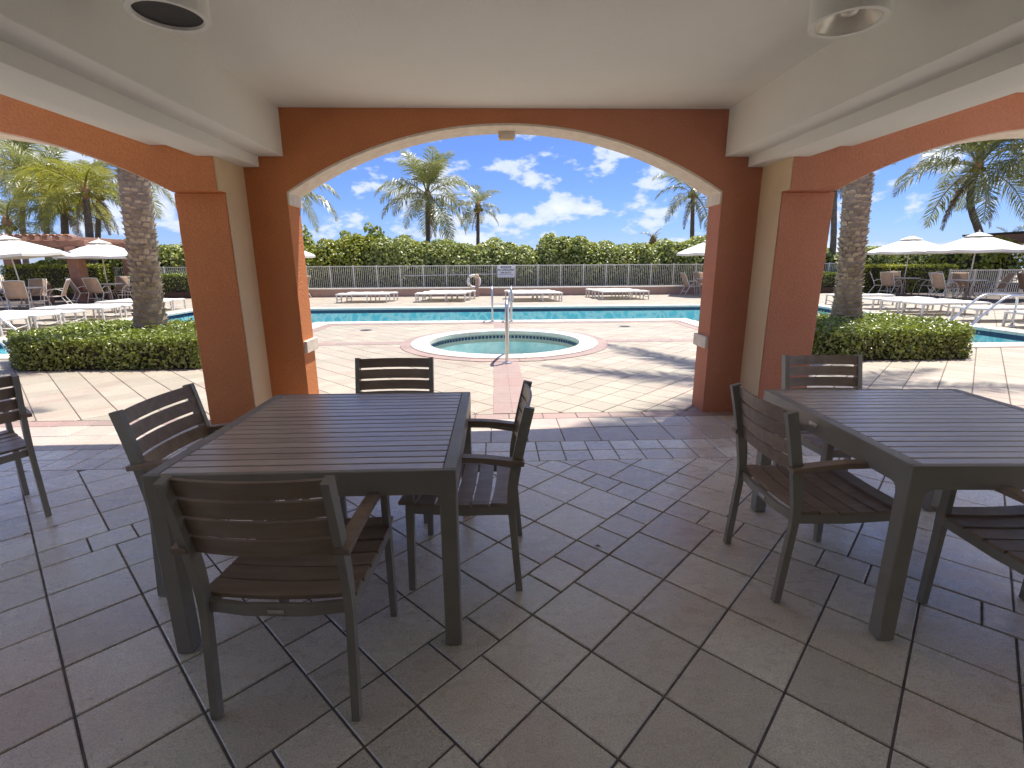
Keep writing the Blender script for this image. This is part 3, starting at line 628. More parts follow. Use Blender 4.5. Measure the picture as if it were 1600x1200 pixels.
spots = [(-.690, 1.585, -3, 'slatted armchair on the house side of the table without silver plate'),
         (-.645, 2.815, 180, 'dark slatted armchair on the pool side of the table without plate'),
         (-.145, 2.20, 87, 'slatted armchair beside the table without plate, facing away from the other table'),
         (-1.262, 2.21, -92, 'slatted armchair between the orange pilaster and the table without plate'),
         (-3.02, 2.72, 53, 'lone slatted armchair standing apart from both tables'),
         (1.462, 2.06, -90, 'slatted armchair beside the silver plate on the table edge'),
         (2.075, 2.735, 178, 'slatted armchair on the pool side of the table with silver plate'),
         (2.075, 1.555, 0, 'slatted armchair on the house side of the table with silver plate')]
for i, (x, y, a, lab) in enumerate(spots):
    o = CH if i == 0 else copy_tree(CH)
    o.location = (x, y, 0); o.rotation_euler = (0, 0, R(a)); tag(o, lab, 'chair', g)
for i, (x, y) in enumerate(((-2.53, 2.62), (-2.62, 2.54), (0.52, 2.28))):
    tag(MB().quad((-.016, -.006, .004), (.0, -.009, .010), (.018, .002, .004), (.002, .008, .007)).build('fallen_leaf', MT['dead'], loc=(x, y, 0.002), rz=i*1.3), 'tiny dry brown leaf lying on the patio tiles', 'leaf', 'fallen leaves on the patio')

# ------------------------------------------------------------------ rails, ring post, sign, fence
t = empty('spa_handrail', (0.165, 7.17, 0), 0, 'chrome grab rail standing at the near rim of the round spa', 'handrail')
P = smooth_path([(0, 0, 0.0), (0, 0, .40), (0.0, .02, .76), (0.01, .14, .90), (0.02, .34, .84), (0.03, .66, .35), (0.035, .80, -.15)], 6)
MB().tube(P, 0.026, 10).build('rail', MT['chrome'], t, True); MB().lathe([(.075, 0.002), (.07, .02), (.03, .03)], 20).build('flange', MT['chrome'], t)
t = empty('pool_ladder', (.17, 12.45, 0), 0, 'chrome pool ladder with two hooped rails behind the spa', 'ladder')
for s in (-1, 1):
    P = smooth_path([(s*.24, -.05, .02), (s*.24, -.05, .55), (s*.24, .05, .82), (s*.24, .25, .86), (s*.24, .40, .66), (s*.24, .42, -.1), (s*.24, .42, -.9)], 5)
    MB().tube(P, .024, 8).build('rail', MT['chrome'], t, True); MB().lathe([(.06, .018), (.055, .035), (.027, .04)], 16, (s*.24, -.05, 0.004)).build('flange', MT['chrome'], t)
for k in range(3): MB().cbox(-.24, .24, .38, .46, -.35-.28*k, -.32-.28*k, .004).build('tread', MT['chrome'], t)
MB().tube([(-.24, .415, .42), (.24, .415, .42)], .014, 8).build('cross_bar', MT['chrome'], t)
def side_rail(s, x, y, lab):
    t = empty('pool_handrail', (x, y, 0), 0, lab, 'handrail', 'handrails at the pool sides')
    for k in (0, .52):
        P = smooth_path([(0, k, -.5), (s*.22, k, 0.0), (s*.75, k, .55), (s*.98, k, .70), (s*1.25, k, .72), (s*1.62, k, .70), (s*1.75, k, .60), (s*1.76, k, .02)], 5)
        MB().tube(P, .024, 8).build('rail', MT['chrome'], t, True); MB().lathe([(.06, .018), (.055, .035), (.027, .04)], 16, (s*1.76, k, .006)).build('flange', MT['chrome'], t)
side_rail(1, 9.75, 10.05, 'bent chrome handrail reaching into the pool beside the lounger with a pink towel')
side_rail(-1, -9.0, 9.45, 'bent chrome handrail reaching into the pool beside the clipped hedge')
LW = MB()
wall_t = empty('planter_wall', (0, 22.8, 0), 0, 'low pink stucco planter wall behind the loungers', 'wall')
MB().box(-12.5, 12.8, -.1, .1, -.05, .335).build('wall_body', MT['lowwall'], wall_t); 
for k in range(20): MB().cbox(-.63, .63, -.13, .13, .335, .385, .006).build('cap_stone', MT['coping'], wall_t, loc=(-11.85+k*1.2653, 0, 0))
bed = MB().box(-26, 28, 22.72, 34, -.04, .27).build('planting_bed', MT['soil']); bed['kind'] = 'structure'
def fence(x0, x1, y, zb, zt, lab, sp=1.09):
    t = empty('fence', (x0, y, zb), 0, lab, 'fence', 'pool fences'); L = x1-x0; h = zt-zb
    MB().box(0, L, -.02, .02, h-.04, h).build('top_rail', MT['fence'], t); MB().box(0, L, -.018, .018, .06, .10).build('bottom_rail', MT['fence'], t)
    k = int(L/sp)
    pm = MB().cbox(-.028, .028, -.028, .028, 0, h+.02, .004).mesh('post', MT['fence'])
    for i in range(k+1): place('post', pm, t, loc=(i*sp, 0, 0))
    m = MB()
    for i in range(k):
        for j in range(1, 12): x = (i+j/12)*sp; m.box(x-.0085, x+.0085, -.0085, .0085, .08, h-.02)
    m.build('pickets', MT['fence'], t, kind='stuff'); return t
fence(-23, 17.5, 24.0, .27, 1.36, 'long cream picket fence carrying the white sign, in front of the sea grape bank')
fence(19.2, 27.0, 20.6, 0.0, 1.06, 'short cream picket fence beside the brown pavilion column')
# sign
def text_mesh(s, size, mt):
    cu = bpy.data.curves.new('lettering', 'FONT'); cu.body = s; cu.size = size; cu.align_x = 'CENTER'; cu.align_y = 'CENTER'; cu.extrude = .0015; cu.offset = size*.035
    o = bpy.data.objects.new('lettering', cu); col.objects.link(o); dg = bpy.context.evaluated_depsgraph_get(); me = bpy.data.meshes.new_from_object(o.evaluated_get(dg)); bpy.data.objects.remove(o)
    me.materials.clear(); me.materials.append(mt); return me
sp_ = at(790.5, 424, 23.93); t = empty('pool_sign', (sp_.x, 23.93, sp_.z), 0, 'white no lifeguard warning sign hung on the picket fence', 'sign')
MB().cbox(-.41, .41, -.012, .012, -.285, .285, .006).build('board', MT['sign'], t)
MB().cbox(-.24, .24, -.016, -.010, .145, .245, .003).build('header', MT['ink'], t)
for s, sz, z, mt in (('WARNING', .085, .195, 'sign'), ('NO LIFEGUARD', .112, .065, 'ink'), ('ON DUTY', .112, -.062, 'ink')):
    place('lettering', text_mesh(s, sz, MT[mt]), t, loc=(0, -.0175 if mt == 'sign' else -.0135, z), rz=(R(90), 0, 0))
MB().box(-.34, .34, -.0145, -.0115, -.158, -.144).build('rule', MT['ink'], t)
# life hook and ring
a = at(636, 431, 23.9); b = at(776, 428, 23.9)
t = empty('rescue_pole', tuple(a), 0, 'long white rescue pole hung level on the fence', 'pole')
MB().tube([(0, 0, 0), (b.x-a.x, 0, b.z-a.z)], .018, 8).build('shaft', MT['ring'], t); MB().tube(smooth_path([(0, 0, 0), (-.12, 0, .03), (-.16, 0, -.06), (-.08, 0, -.16)], 4), .014, 6).build('hook', MT['ring'], t)
for f_ in (.2, .8): MB().box((b.x-a.x)*f_-.02, (b.x-a.x)*f_+.02, .0, .10, (b.z-a.z)*f_-.03, (b.z-a.z)*f_+.01).build('bracket', MT['fence'], t)
t = empty('ring_post', (-0.79, 22.3, 0), 0, 'brown bollard post with a pale lantern cap by the planter wall', 'post')
MB().cbox(-.075, .075, -.075, .075, 0, .80, .006).build('shaft', MT['lowwall'], t); MB().lathe([(.085, .80), (.10, .83), (.10, .93), (.07, .98), (.02, 1.0)], 16).build('lantern', MT['cream'], t)
t = empty('life_ring', (-.93, 22.36, .66), 0, 'white life ring hung on the bollard post', 'life ring')
P = [(.26*math.cos(2*math.pi*i/24), .06, .26*math.sin(2*math.pi*i/24)) for i in range(24)]
MB().tube(P, .062, 8, closed=True).build('buoy', MT['ring'], t, True)
for k in range(4):
    a = R(45+90*k); m = MB().tube([(.26*math.cos(a+d), .06, .26*math.sin(a+d)) for d in (-.12, 0, .12)], .067, 8); m.build('strap', MT['tan'], t)

# ------------------------------------------------------------------ loungers
def make_lounger():
    t = empty('sun_lounger'); L, W, H = 1.92, .64, .34
    for s in (-1, 1):
        MB().cbox(-L/2, L/2, s*W/2-.022, s*W/2+.022, H-.05, H, .008).build('side_rail', MT['wframe'], t)
        MB().cbox(s*L/2-.02, s*L/2+.02, -W/2, W/2, H-.048, H-.004, .008).build('end_rail', MT['wframe'], t)
        MB().tube(smooth_path([(s*(L/2-.03), -W/2, .15), (s*(L/2-.03), 0, .10), (s*(L/2-.03), W/2, .15)], 4), .013, 6).build('stretcher', MT['wframe'], t)
        for r in (-1, 1): MB().cbox(s*(L/2-.03)-.022, s*(L/2-.03)+.022, r*W/2-.022, r*W/2+.022, 0, H-.045, .006).build('leg', MT['wframe'], t)
    for s in (-1, 1): MB().cbox(.18, .22, s*W/2-.02, s*W/2+.02, 0, H-.045, .006).build('leg', MT['wframe'], t)
    m = MB(); n = 14
    for i in range(n): x0 = -L/2+.03+i*(L-.06)/n; m.cbox(x0+.003, x0+(L-.06)/n-.003, -W/2+.01, W/2-.01, H-.012, H+.012-.012*abs(math.sin(i*.7)), .005)
    m.build('sling', MT['sling'], t); return t
LG = make_lounger(); first = [True]
def lounger(x, y, a, lab, grp):
    o = LG if first[0] else copy_tree(LG); first[0] = False
    o.location = (x, y, 0); o.rotation_euler = (0, 0, R(a)); return tag(o, lab, 'lounger', grp)
for y in (11.25, 12.12, 12.86, 14.10, 14.90, 16.35, 17.1): lounger(-11.57, y, random.uniform(-2, 2), 'flat white sling lounger in the row beside the pergola end of the pool', 'loungers beside the pergola')
for y in (16.55, 15.0, 14.05, 13.27, 11.70, 10.42): lounger(12.42, y, random.uniform(-2, 2)+180, 'flat white sling lounger in the row beside the bent handrail and two white umbrellas', 'loungers beside the white umbrellas')
for x, ys, wh in ((-5.08, (19.45, 20.2), 'in front of the rescue pole hook'), (-2.10, (19.5, 20.25, 21.0), 'beside the life ring post'), (1.62, (19.3, 20.05, 20.8), 'just past the warning sign and pool ladder'), (5.18, (19.95, 20.7, 21.45), 'nearest the planter wall umbrella')):
    for k, y in enumerate(ys): lounger(x-k*.12+(k*.28 if x < 0 else 0), y, random.uniform(-1.5, 1.5), 'flat white lounger before the planter wall '+wh, 'loungers '+wh)
t = empty('pink_towel', (12.05, 10.42, .355), 0, 'small pink towel lying on a white lounger', 'towel')
m = MB()
for i in range(6):
    for j in range(4):
        f = lambda a, b: (-.22+a*.075, -.2+b*.1, .004+.006*math.sin(a*2.1+b))
        m.quad(f(i, j), f(i+1, j), f(i+1, j+1), f(i, j+1))
m.build('cloth', MT['pink'], t)

# ------------------------------------------------------------------ dining sets by the pool
def make_sling_chair():
    t = empty('sling_chair'); W = .26
    for s in (-1, 1):
        P = smooth_path([(s*W, -.36, .012), (s*W, -.25, .22), (s*W, -.17, .40), (s*W, -.27, .68), (s*W, -.40, .97)], 4); MB().tube(P, .014, 6).build('back_post', MT['wframe'], t, True)
        P = smooth_path([(s*(W+.03), -.225, .58), (s*(W+.035), -.08, .645), (s*(W+.035), .12, .63), (s*(W+.03), .26, .48), (s*(W+.02), .32, .20), (s*(W+.01), .34, .012)], 4); MB().tube(P, .014, 6).build('arm_frame', MT['wframe'], t, True)
        MB().tube([(s*W, -.17, .40), (s*W, .04, .385), (s*(W+.02), .27, .43)], .013, 6).build('seat_rail', MT['wframe'], t)
    MB().tube(smooth_path([(-W, -.40, .97), (0, -.425, .985), (W, -.40, .97)], 4), .014, 6).build('top_rail', MT['wframe'], t)
    MB().tube([(-W, .25, .42), (W, .25, .42)], .012, 6).build('front_bar', MT['wframe'], t); MB().tube([(-W, -.27, .19), (W, -.27, .19)], .011, 6).build('rear_bar', MT['wframe'], t)
    P = smooth_path([(0, .26, .435), (0, .05, .395), (0, -.165, .41), (0, -.27, .68), (0, -.40, .965)], 5); MB().sweep(P, 2*W-.01, .010).build('sling', MT['tan'], t, True); return t
def make_round_table():
    t = empty('round_table')
    MB().lathe([(.52, .695), (.555, .70), (.555, .722), (.54, .728), (.03, .728)], 32).build('table_top', MT['wframe'], t)
    for k in range(4):
        a = math.pi/4+k*math.pi/2; c, s = math.cos(a), math.sin(a); MB().tube(smooth_path([(c*.36, s*.36, .70), (c*.16, s*.16, .40), (c*.22, s*.22, .15), (c*.40, s*.40, .015)], 4), .018, 6).build('leg', MT['tan'], t, True)
    MB().lathe([(.18, 0.002), (.18, .05), (.05, .07), (.04, .30)], 20).build('umbrella_stand', MT['tan'], t); return t
def make_umbrella(Rr=1.55, rim=1.82, top=2.42):
    t = empty('umbrella'); n = 8
    MB().tube([(0, 0, .05), (0, 0, top+.08)], .022, 10).build('pole', MT['wframe'], t, True)
    def ring(fr, dz=0): return [(Rr*fr*math.cos(2*math.pi*(k+.5)/n), Rr*fr*math.sin(2*math.pi*(k+.5)/n), rim+(top-rim)*(1-fr)**.92+dz) for k in range(n)]
    for k in range(n):
        m = MB(); fr = [1.0, .8, .6, .4, .18]
        for dz, fl in ((0, 0), (-.006, 1)):
            prev = None
            for f in fr:
                A = Vector(ring(f, dz)[k]); B = Vector(ring(f, dz)[(k+1) % n]); mid = (A+B)/2+Vector((0, 0, -.03*f)); cur = (A, mid, B)
                if prev:
                    for i in (0, 1):
                        q = (prev[i], prev[i+1], cur[i+1], cur[i]); m.quad(*(q if not fl else q[::-1]))
                prev = cur
        A, B = Vector(ring(1)[k]), Vector(ring(1)[(k+1) % n]); mid = (A+B)/2+Vector((0, 0, -.03)); d = Vector((0, 0, -.09))
        m.quad(A, mid, mid+d, A+d); m.quad(mid, B, B+d, mid+d)
        m.build('canopy_panel', MT['canvas'], t)
        P = [Vector(ring(f, -.022)[k]) for f in (1, .5, .05)]; MB().tube(P, .010, 5).build('rib', MT['wframe'], t)
    m = MB(); vr = .27*Rr
    for k in range(n):
        a0, a1 = 2*math.pi*(k+.5)/n, 2*math.pi*(k+1.5)/n; z0 = rim+(top-rim)*(1-.27)**.92+.055
        m.quad((vr*math.cos(a0), vr*math.sin(a0), z0), (vr*math.cos(a1), vr*math.sin(a1), z0), (.02*math.cos(a1), .02*math.sin(a1), top+.06), (.02*math.cos(a0), .02*math.sin(a0), top+.06))
    m.build('vent_cap', MT['canvas'], t); MB().lathe([(.02, top+.06), (.03, top+.09), (.015, top+.13), (.002, top+.14)], 10).build('finial', MT['wframe'], t); return t
SC, RT, UM = make_sling_chair(), make_round_table(), make_umbrella(); used = set()
def inst(p, x, y, a, lab, cat, grp, tilt=None):
    o = p if p.name not in used else copy_tree(p); used.add(p.name); o.location = (x, y, 0); o.rotation_euler = (tilt[0] if tilt else 0, tilt[1] if tilt else 0, R(a)); return tag(o, lab, cat, grp)
def dining(x, y, chairs, where, tilt=None, thatch=False, key=''):
    inst(RT, x, y, random.uniform(0, 90), 'round white table '+where, 'table', 'round tables by the pool')
    inst(UM, x, y, random.uniform(0, 40), 'white market umbrella over the round table '+where, 'umbrella', 'white umbrellas by the pool', tilt)
    for a in chairs:
        r = .86; inst(SC, x+r*math.cos(R(a)), y+r*math.sin(R(a)), a+90+random.uniform(-8, 8), 'tan sling chair with white frame at the table '+where, 'chair', 'sling chairs '+key)
dining(-16.45, 18.05, (-150, -60, 25, 115), 'before the tiled pergola roof', (0, R(-4)), key='by the pergola')
dining(-16.05, 21.35, (-125, -75, 15, 100), 'beside the pergola column', key='beside the pergola column')
dining(-9.05, 21.35, (0, 130, 240), 'below the half hidden palm', key='at the planter wall end')
dining(9.5, 21.9, (185, 262, 330, 90), 'below the single tall palm', key='near the single palm')
dining(17.85, 21.3, (200, 150, -15, 70), 'before the square hedge', key='before the clipped hedge')
dining(18.15, 18.6, (175, -20, 60, 110), 'below the curved palm', key='beside the short fence')
dining(20.6, 17.6, (170, 250, 60), 'beside the short fence', key='beyond the short fence')

# ------------------------------------------------------------------ pergola, bollard, pavilion
t = empty('pergola', (-19.3, 22.3, 0), 0, 'terracotta pergola with tiled roof beams behind the white umbrella', 'pergola')
for x in (-2.7, 2.55):
    for y in (-1.4, 1.6): MB().cbox(x-.21, x+.21, y-.21, y+.21, 0, 2.18, .01).build('column', MT['perg'], t); 
for y in (-1.4, 1.6): MB().cbox(-3.4, 3.1, y-.12, y+.12, 2.18, 2.42, .01).build('beam', MT['perg'], t)
for k in range(14): MB().cbox(-.05, .05, -2.1, 2.2, 2.42, 2.55, .006).build('rafter', MT['perg'], t, loc=(-3.2+k*.47, 0, 0))
for y in (-2.05, 2.15):                            # clay tiles capping the two edge beams
    for k in range(26):
        m = MB()
        for j in range(6):
            a0, a1 = math.pi*j/6, math.pi*(j+1)/6; f = lambda a, yy: (-.12*math.cos(a), yy, 2.553+.07*math.sin(a))
            m.quad(f(a0, y-.2), f(a1, y-.2), f(a1, y+.2), f(a0, y+.2))
        m.build('clay_tile', MT['perg'], t, loc=(-3.3+k*.253, 0, 0))
t = empty('bollard_lamp', (-17.55, 20.2, 0), 0, 'short terracotta bollard lamp with domed cap near the pergola', 'bollard')
MB().cbox(-.12, .12, -.12, .12, 0, .72, .01).build('shaft', MT['perg'], t); MB().lathe([(.15, .72), (.15, .78), (.10, .86), (.02, .90)], 16).build('cap', MT['cream'], t)
t = empty('pavilion', (28.3, 24.2, 0), 0, 'brown stucco pavilion corner with dark flat roof beyond the short fence', 'pavilion')
MB().box(-1.1, -.3, -.4, .4, 0, 2.3).build('column', MT['perg'], t); MB().box(-1.6, 5, -1.0, 4, 2.3, 2.75).build('roof_band', MT['perg'], t); MB().box(-1.75, 5, -1.15, 4, 2.75, 2.85).build('roof_edge', MT['black'], t); MB().box(3, 3.8, -.4, .4, 0, 2.3).build('column', MT['perg'], t)

# ------------------------------------------------------------------ foliage
def leaves(P, Nn, size, aspect=0.7, fold=0.18, rnd=0.9):
    """leaf shaped faces: 6 verts, 2 quads, folded along the midrib"""
    n = len(P); Nn = Nn+rng.normal(0, rnd, (n, 3)); Nn /= np.linalg.norm(Nn, axis=1)[:, None]+1e-9
    T = rng.normal(0, 1, (n, 3)); T -= Nn*(T*Nn).sum(1)[:, None]; T /= np.linalg.norm(T, axis=1)[:, None]+1e-9; B = np.cross(Nn, T)
    s = (size*rng.uniform(.65, 1.3, n))[:, None]
    base, tip = P-T*s*.5, P+T*s*.5; up_ = Nn*s*fold
    l1, l2 = P-T*s*.22+B*s*aspect*.5+up_, P+T*s*.24+B*s*aspect*.42+up_; r1, r2 = P-T*s*.22-B*s*aspect*.5+up_, P+T*s*.24-B*s*aspect*.42+up_
    V = np.stack([base, l1, l2, tip, r2, r1], 1).reshape(-1, 3); i = (np.arange(n)*6)[:, None]
    F = np.concatenate([i+np.array([[0, 3, 2, 1]]), i+np.array([[0, 5, 4, 3]])], 1).reshape(-1, 4); return V, F
def blob_points(lumps, n, shell=0.35, floor=0.0):
    """points in the outer shell of a union of ellipsoids"""
    L = np.array(lumps); vol = (L[:, 3]*L[:, 5]+L[:, 4]*L[:, 5]+L[:, 3]*L[:, 4]); pr = vol/vol.sum(); k = rng.choice(len(L), n*2, p=pr)
    d = rng.normal(0, 1, (n*2, 3)); d /= np.linalg.norm(d, axis=1)[:, None]; r = 1-shell*rng.random(n*2)**1.6
    c, e = L[k, :3], L[k, 3:6]; P = c+d*e*r[:, None]; N = d/e; N /= np.linalg.norm(N, axis=1)[:, None]
    inside = np.zeros(n*2, bool)
    for j in range(len(L)): q = ((P-L[j, :3])/(L[j, 3:6]*.72)); inside |= ((q*q).sum(1) < 1) & (k != j)
    ok = (~inside) & (P[:, 2] > floor); return P[ok][:n], N[ok][:n]
def bush(name, lumps, n, size, mt, lab, cat, grp=None, floor=0.27, aspect=.85, stems_and_core=True, org=None):
    org = org or (sum(l[0] for l in lumps)/len(lumps), sum(l[1] for l in lumps)/len(lumps), floor); t = empty(name, org, 0, lab, cat, grp)
    P, N = blob_points(lumps, n, floor=floor); V, F = leaves(P-np.array(org), N+np.array([0, -.1, .45]), size, aspect)
    place('foliage', np_mesh('foliage', V, F, mt), t, kind='stuff')
    m = MB()
    for (x, y, z, a, b, c) in lumps:
        k = .66; seg, rg = 10, 6; base = len(m.v)
        for i in range(rg+1):
            ph = -math.pi/2+math.pi*i/rg
            for j in range(seg):
                th = 2*math.pi*j/seg; w = 1+.16*math.sin(3*th+i*1.7+x); m.v.append((x-org[0]+a*k*w*math.cos(ph)*math.cos(th), y-org[1]+b*k*w*math.cos(ph)*math.sin(th), max(floor-org[2]+.01, z-org[2]+c*k*math.sin(ph))))
        for i in range(rg):
            for j in range(seg): m.f.append((base+i*seg+j, base+i*seg+(j+1) % seg, base+(i+1)*seg+(j+1) % seg, base+(i+1)*seg+j))
    m.build('shade_core', MT['stem_core'], t); return t  # solid dark core added inside the leaves to block light
def bank(x0, x1, y, ztop, n, dens, mt, name, lab, cat, size=.13, dy=1.3, zj=.27, grp=None, floor=.27):
    Ls = []; k = n
    for i in range(k):
        x = x0+(x1-x0)*(i+.5)/k+random.uniform(-.2, .2); zt = ztop(x) if callable(ztop) else ztop; zt += random.uniform(-zj, zj); w = (x1-x0)/k*random.uniform(1.0, 1.5)
        Ls.append((x, y+random.uniform(-.25, .35), floor+(zt-floor)*.42, w, dy*random.uniform(.8, 1.1), (zt-floor)*.60))
        if random.random() < .8: Ls.append((x+random.uniform(-.5, .5), y+random.uniform(-.5, .1), floor+(zt-floor)*.74, w*.55, dy*.55, (zt-floor)*.28))
    return bush(name, Ls, dens, size, mt, lab, cat, grp, floor)
bank(-10.6, -5.8, 26.0, lambda x: 2.15+.16*(x+10.6), 8, 11000, MT['ygrape'], 'sea_grape_shrub', 'yellow green sea grape shrub behind the fence beside the rescue pole end', 'shrub')
bank(-6.3, 3.2, 26.2, lambda x: 2.75-.05*(x+6), 14, 26000, MT['grape'], 'sea_grape_shrub', 'dense dark sea grape bank behind the white warning sign', 'shrub')
bank(2.6, 12.5, 26.2, lambda x: 2.45+.25*math.sin(x*.7), 14, 26000, MT['grape'], 'sea_grape_shrub', 'bright sea grape bank behind the fence before the single tall palm', 'shrub')
bank(-24, -10, 27.0, lambda x: 2.6+.12*(x+17), 14, 18000, MT['grape'], 'sea_grape_shrub', 'tall sea grape thicket beneath the cluster of palms', 'shrub', size=.17)
bank(12.8, 27, 27.5, lambda x: 2.05+.1*math.sin(x*1.3), 13, 9000, MT['grape'], 'sea_grape_shrub', 'low sea grape thicket behind the two white umbrellas', 'shrub', size=.17)
bank(23.6, 26.4, 25.2, 2.55, 3, 2500, MT['ygrape'], 'sea_grape_shrub', 'bright yellow green shrub beside the brown pavilion roof', 'shrub', size=.16)
for (x, y, z) in ((-7.55, 26.4, 3.0), (-6.3, 26.4, 3.35), (-5.95, 26.6, 3.15), (-15.8, 27.2, 3.1)):
    Ls = [(x, y, z-.2, .28, .28, .35), (x+.2, y, z-.55, .3, .3, .3)]; P, N = blob_points(Ls, 110, floor=.3); V, F = leaves(P-np.array([x, y, 0]), N, .17, .9); t = empty('sea_grape_sapling', (x, y, .27), 0, 'upright sea grape sprig standing above the shrub bank', 'shrub', 'sprigs above the sea grape bank')
    V[:, 2] -= .27; place('foliage', np_mesh('foliage', V, F, MT['grape']), t, kind='stuff'); MB().tube([(0, 0, 0), (.03, 0, z-.9), (0, 0, z-.4)], [.03, .02, .01], 6).build('stem', MT['stem_core'], t)
def clipped(name, poly, z0, z1, n, size, mt, lab, grp=None, jit=.06):
    """clipped hedge: leaves over the sides and top of a prism"""
    cx, cy = sum(p[0] for p in poly)/len(poly), sum(p[1] for p in poly)/len(poly); t = empty(name, (cx, cy, z0), 0, lab, 'hedge', grp)
    L = [math.dist(poly[i], poly[(i+1) % len(poly)]) for i in range(len(poly))]; A_s = sum(L)*(z1-z0); A_t = area(poly); nt_ = int(n*A_t/(A_s+A_t)); Ps, Ns = [], []
    for i in range(len(poly)):
        a, b = np.array(poly[i]), np.array(poly[(i+1) % len(poly)]); k = int((n-nt_)*L[i]/sum(L)); u = rng.random(k); nn = np.array([(b-a)[1], -(b-a)[0]])/L[i]; d = rng.random(k)**1.5*.14
        xy = a+(b-a)*u[:, None]-nn*d[:, None]; zz = z0+(z1-z0)*rng.random(k); wob = .03*np.sin(u*L[i]*5+i)+jit*rng.normal(0, 1, k)*.5; xy = xy+nn*wob[:, None]
        Ps.append(np.column_stack([xy, zz])); Ns.append(np.tile(np.array([nn[0], nn[1], .35]), (k, 1)))
    xs = [p[0] for p in poly]; ys = [p[1] for p in poly]; got = []
    ins_ = lambda X, Y: np.all([((poly[(i+1) % len(poly)][0]-poly[i][0])*(Y-poly[i][1])-(poly[(i+1) % len(poly)][1]-poly[i][1])*(X-poly[i][0])) >= 0 for i in range(len(poly))], axis=0)
    X, Y = rng.uniform(min(xs), max(xs), nt_*3), rng.uniform(min(ys), max(ys), nt_*3); ok = ins_(X, Y); X, Y = X[ok][:nt_], Y[ok][:nt_]
    Ps.append(np.column_stack([X, Y, z1-.02+.025*np.sin(X*4)*np.cos(Y*5)+rng.normal(0, jit*.6, len(X))])); Ns.append(np.tile(np.array([0, 0, 1.]), (len(X), 1)))
    P, N = np.concatenate(Ps), np.concatenate(Ns); V, F = leaves(P-np.array([cx, cy, z0]), N, size, .55, rnd=.6)
    place('foliage', np_mesh('foliage', V, F, mt), t, kind='stuff')
    MB().prism([((p[0]-cx)*.93, (p[1]-cy)*.93) for p in poly], 0.0, z1-z0-.10).build('shade_core', MT['stem_core'], t); return t  # dark inner block added so light does not pass through
HL = [(-4.25, 7.05), (-4.25, 9.35), (-7.35, 9.35), (-7.55, 7.85), (-6.75, 7.05)]
HR = [(4.72, 7.05), (7.05, 7.05), (7.75, 7.75), (7.6, 9.35), (4.72, 9.35)]
clipped('clipped_hedge', HL[::-1] if False else [HL[4], HL[0], HL[1], HL[2], HL[3]], 0.0, .43, 26000, .052, MT['hedge'], 'clipped green hedge around the date palm on the pergola side', 'clipped hedges around date palms')
clipped('clipped_hedge', HR, 0.0, .43, 26000, .052, MT['hedge'], 'clipped green hedge around the date palm on the white umbrella side', 'clipped hedges around date palms')
for P_ in (HL, HR):
    c = (sum(p[0] for p in P_)/5, sum(p[1] for p in P_)/5); o = MB().prism([(c[0]+(p[0]-c[0])*1.02, c[1]+(p[1]-c[1])*1.02) for p in ([P_[4], P_[0], P_[1], P_[2], P_[3]] if P_ is HL else P_)], -.02, .008).build('soil_bed', MT['soil']); o['kind'] = 'structure'
clipped('clipped_hedge', [(-21.5, 22.75), (-17.4, 22.75), (-17.4, 23.7), (-21.5, 23.7)], .2, 1.45, 9000, .085, MT['ygrape'], 'tall clipped hedge standing behind the pergola columns')
clipped('clipped_hedge', [(-16.3, 22.85), (-11.2, 22.85), (-11.2, 23.6), (-16.3, 23.6)], .2, 1.02, 9000, .08, MT['hedge'], 'knee high clipped hedge beneath the palm cluster fence')
clipped('clipped_hedge', [(12.4, 22.85), (16.4, 22.85), (16.4, 23.5), (12.4, 23.5)], .2, .9, 6000, .08, MT['hedge'], 'low clipped hedge next to the rough date palm trunk and fence')
clipped('clipped_hedge', [(16.5, 22.6), (21.4, 22.6), (21.4, 23.6), (16.5, 23.6)], .0, 1.22, 11000, .085, MT['ygrape'], 'square clipped hedge behind the tan sling chairs and two umbrellas')

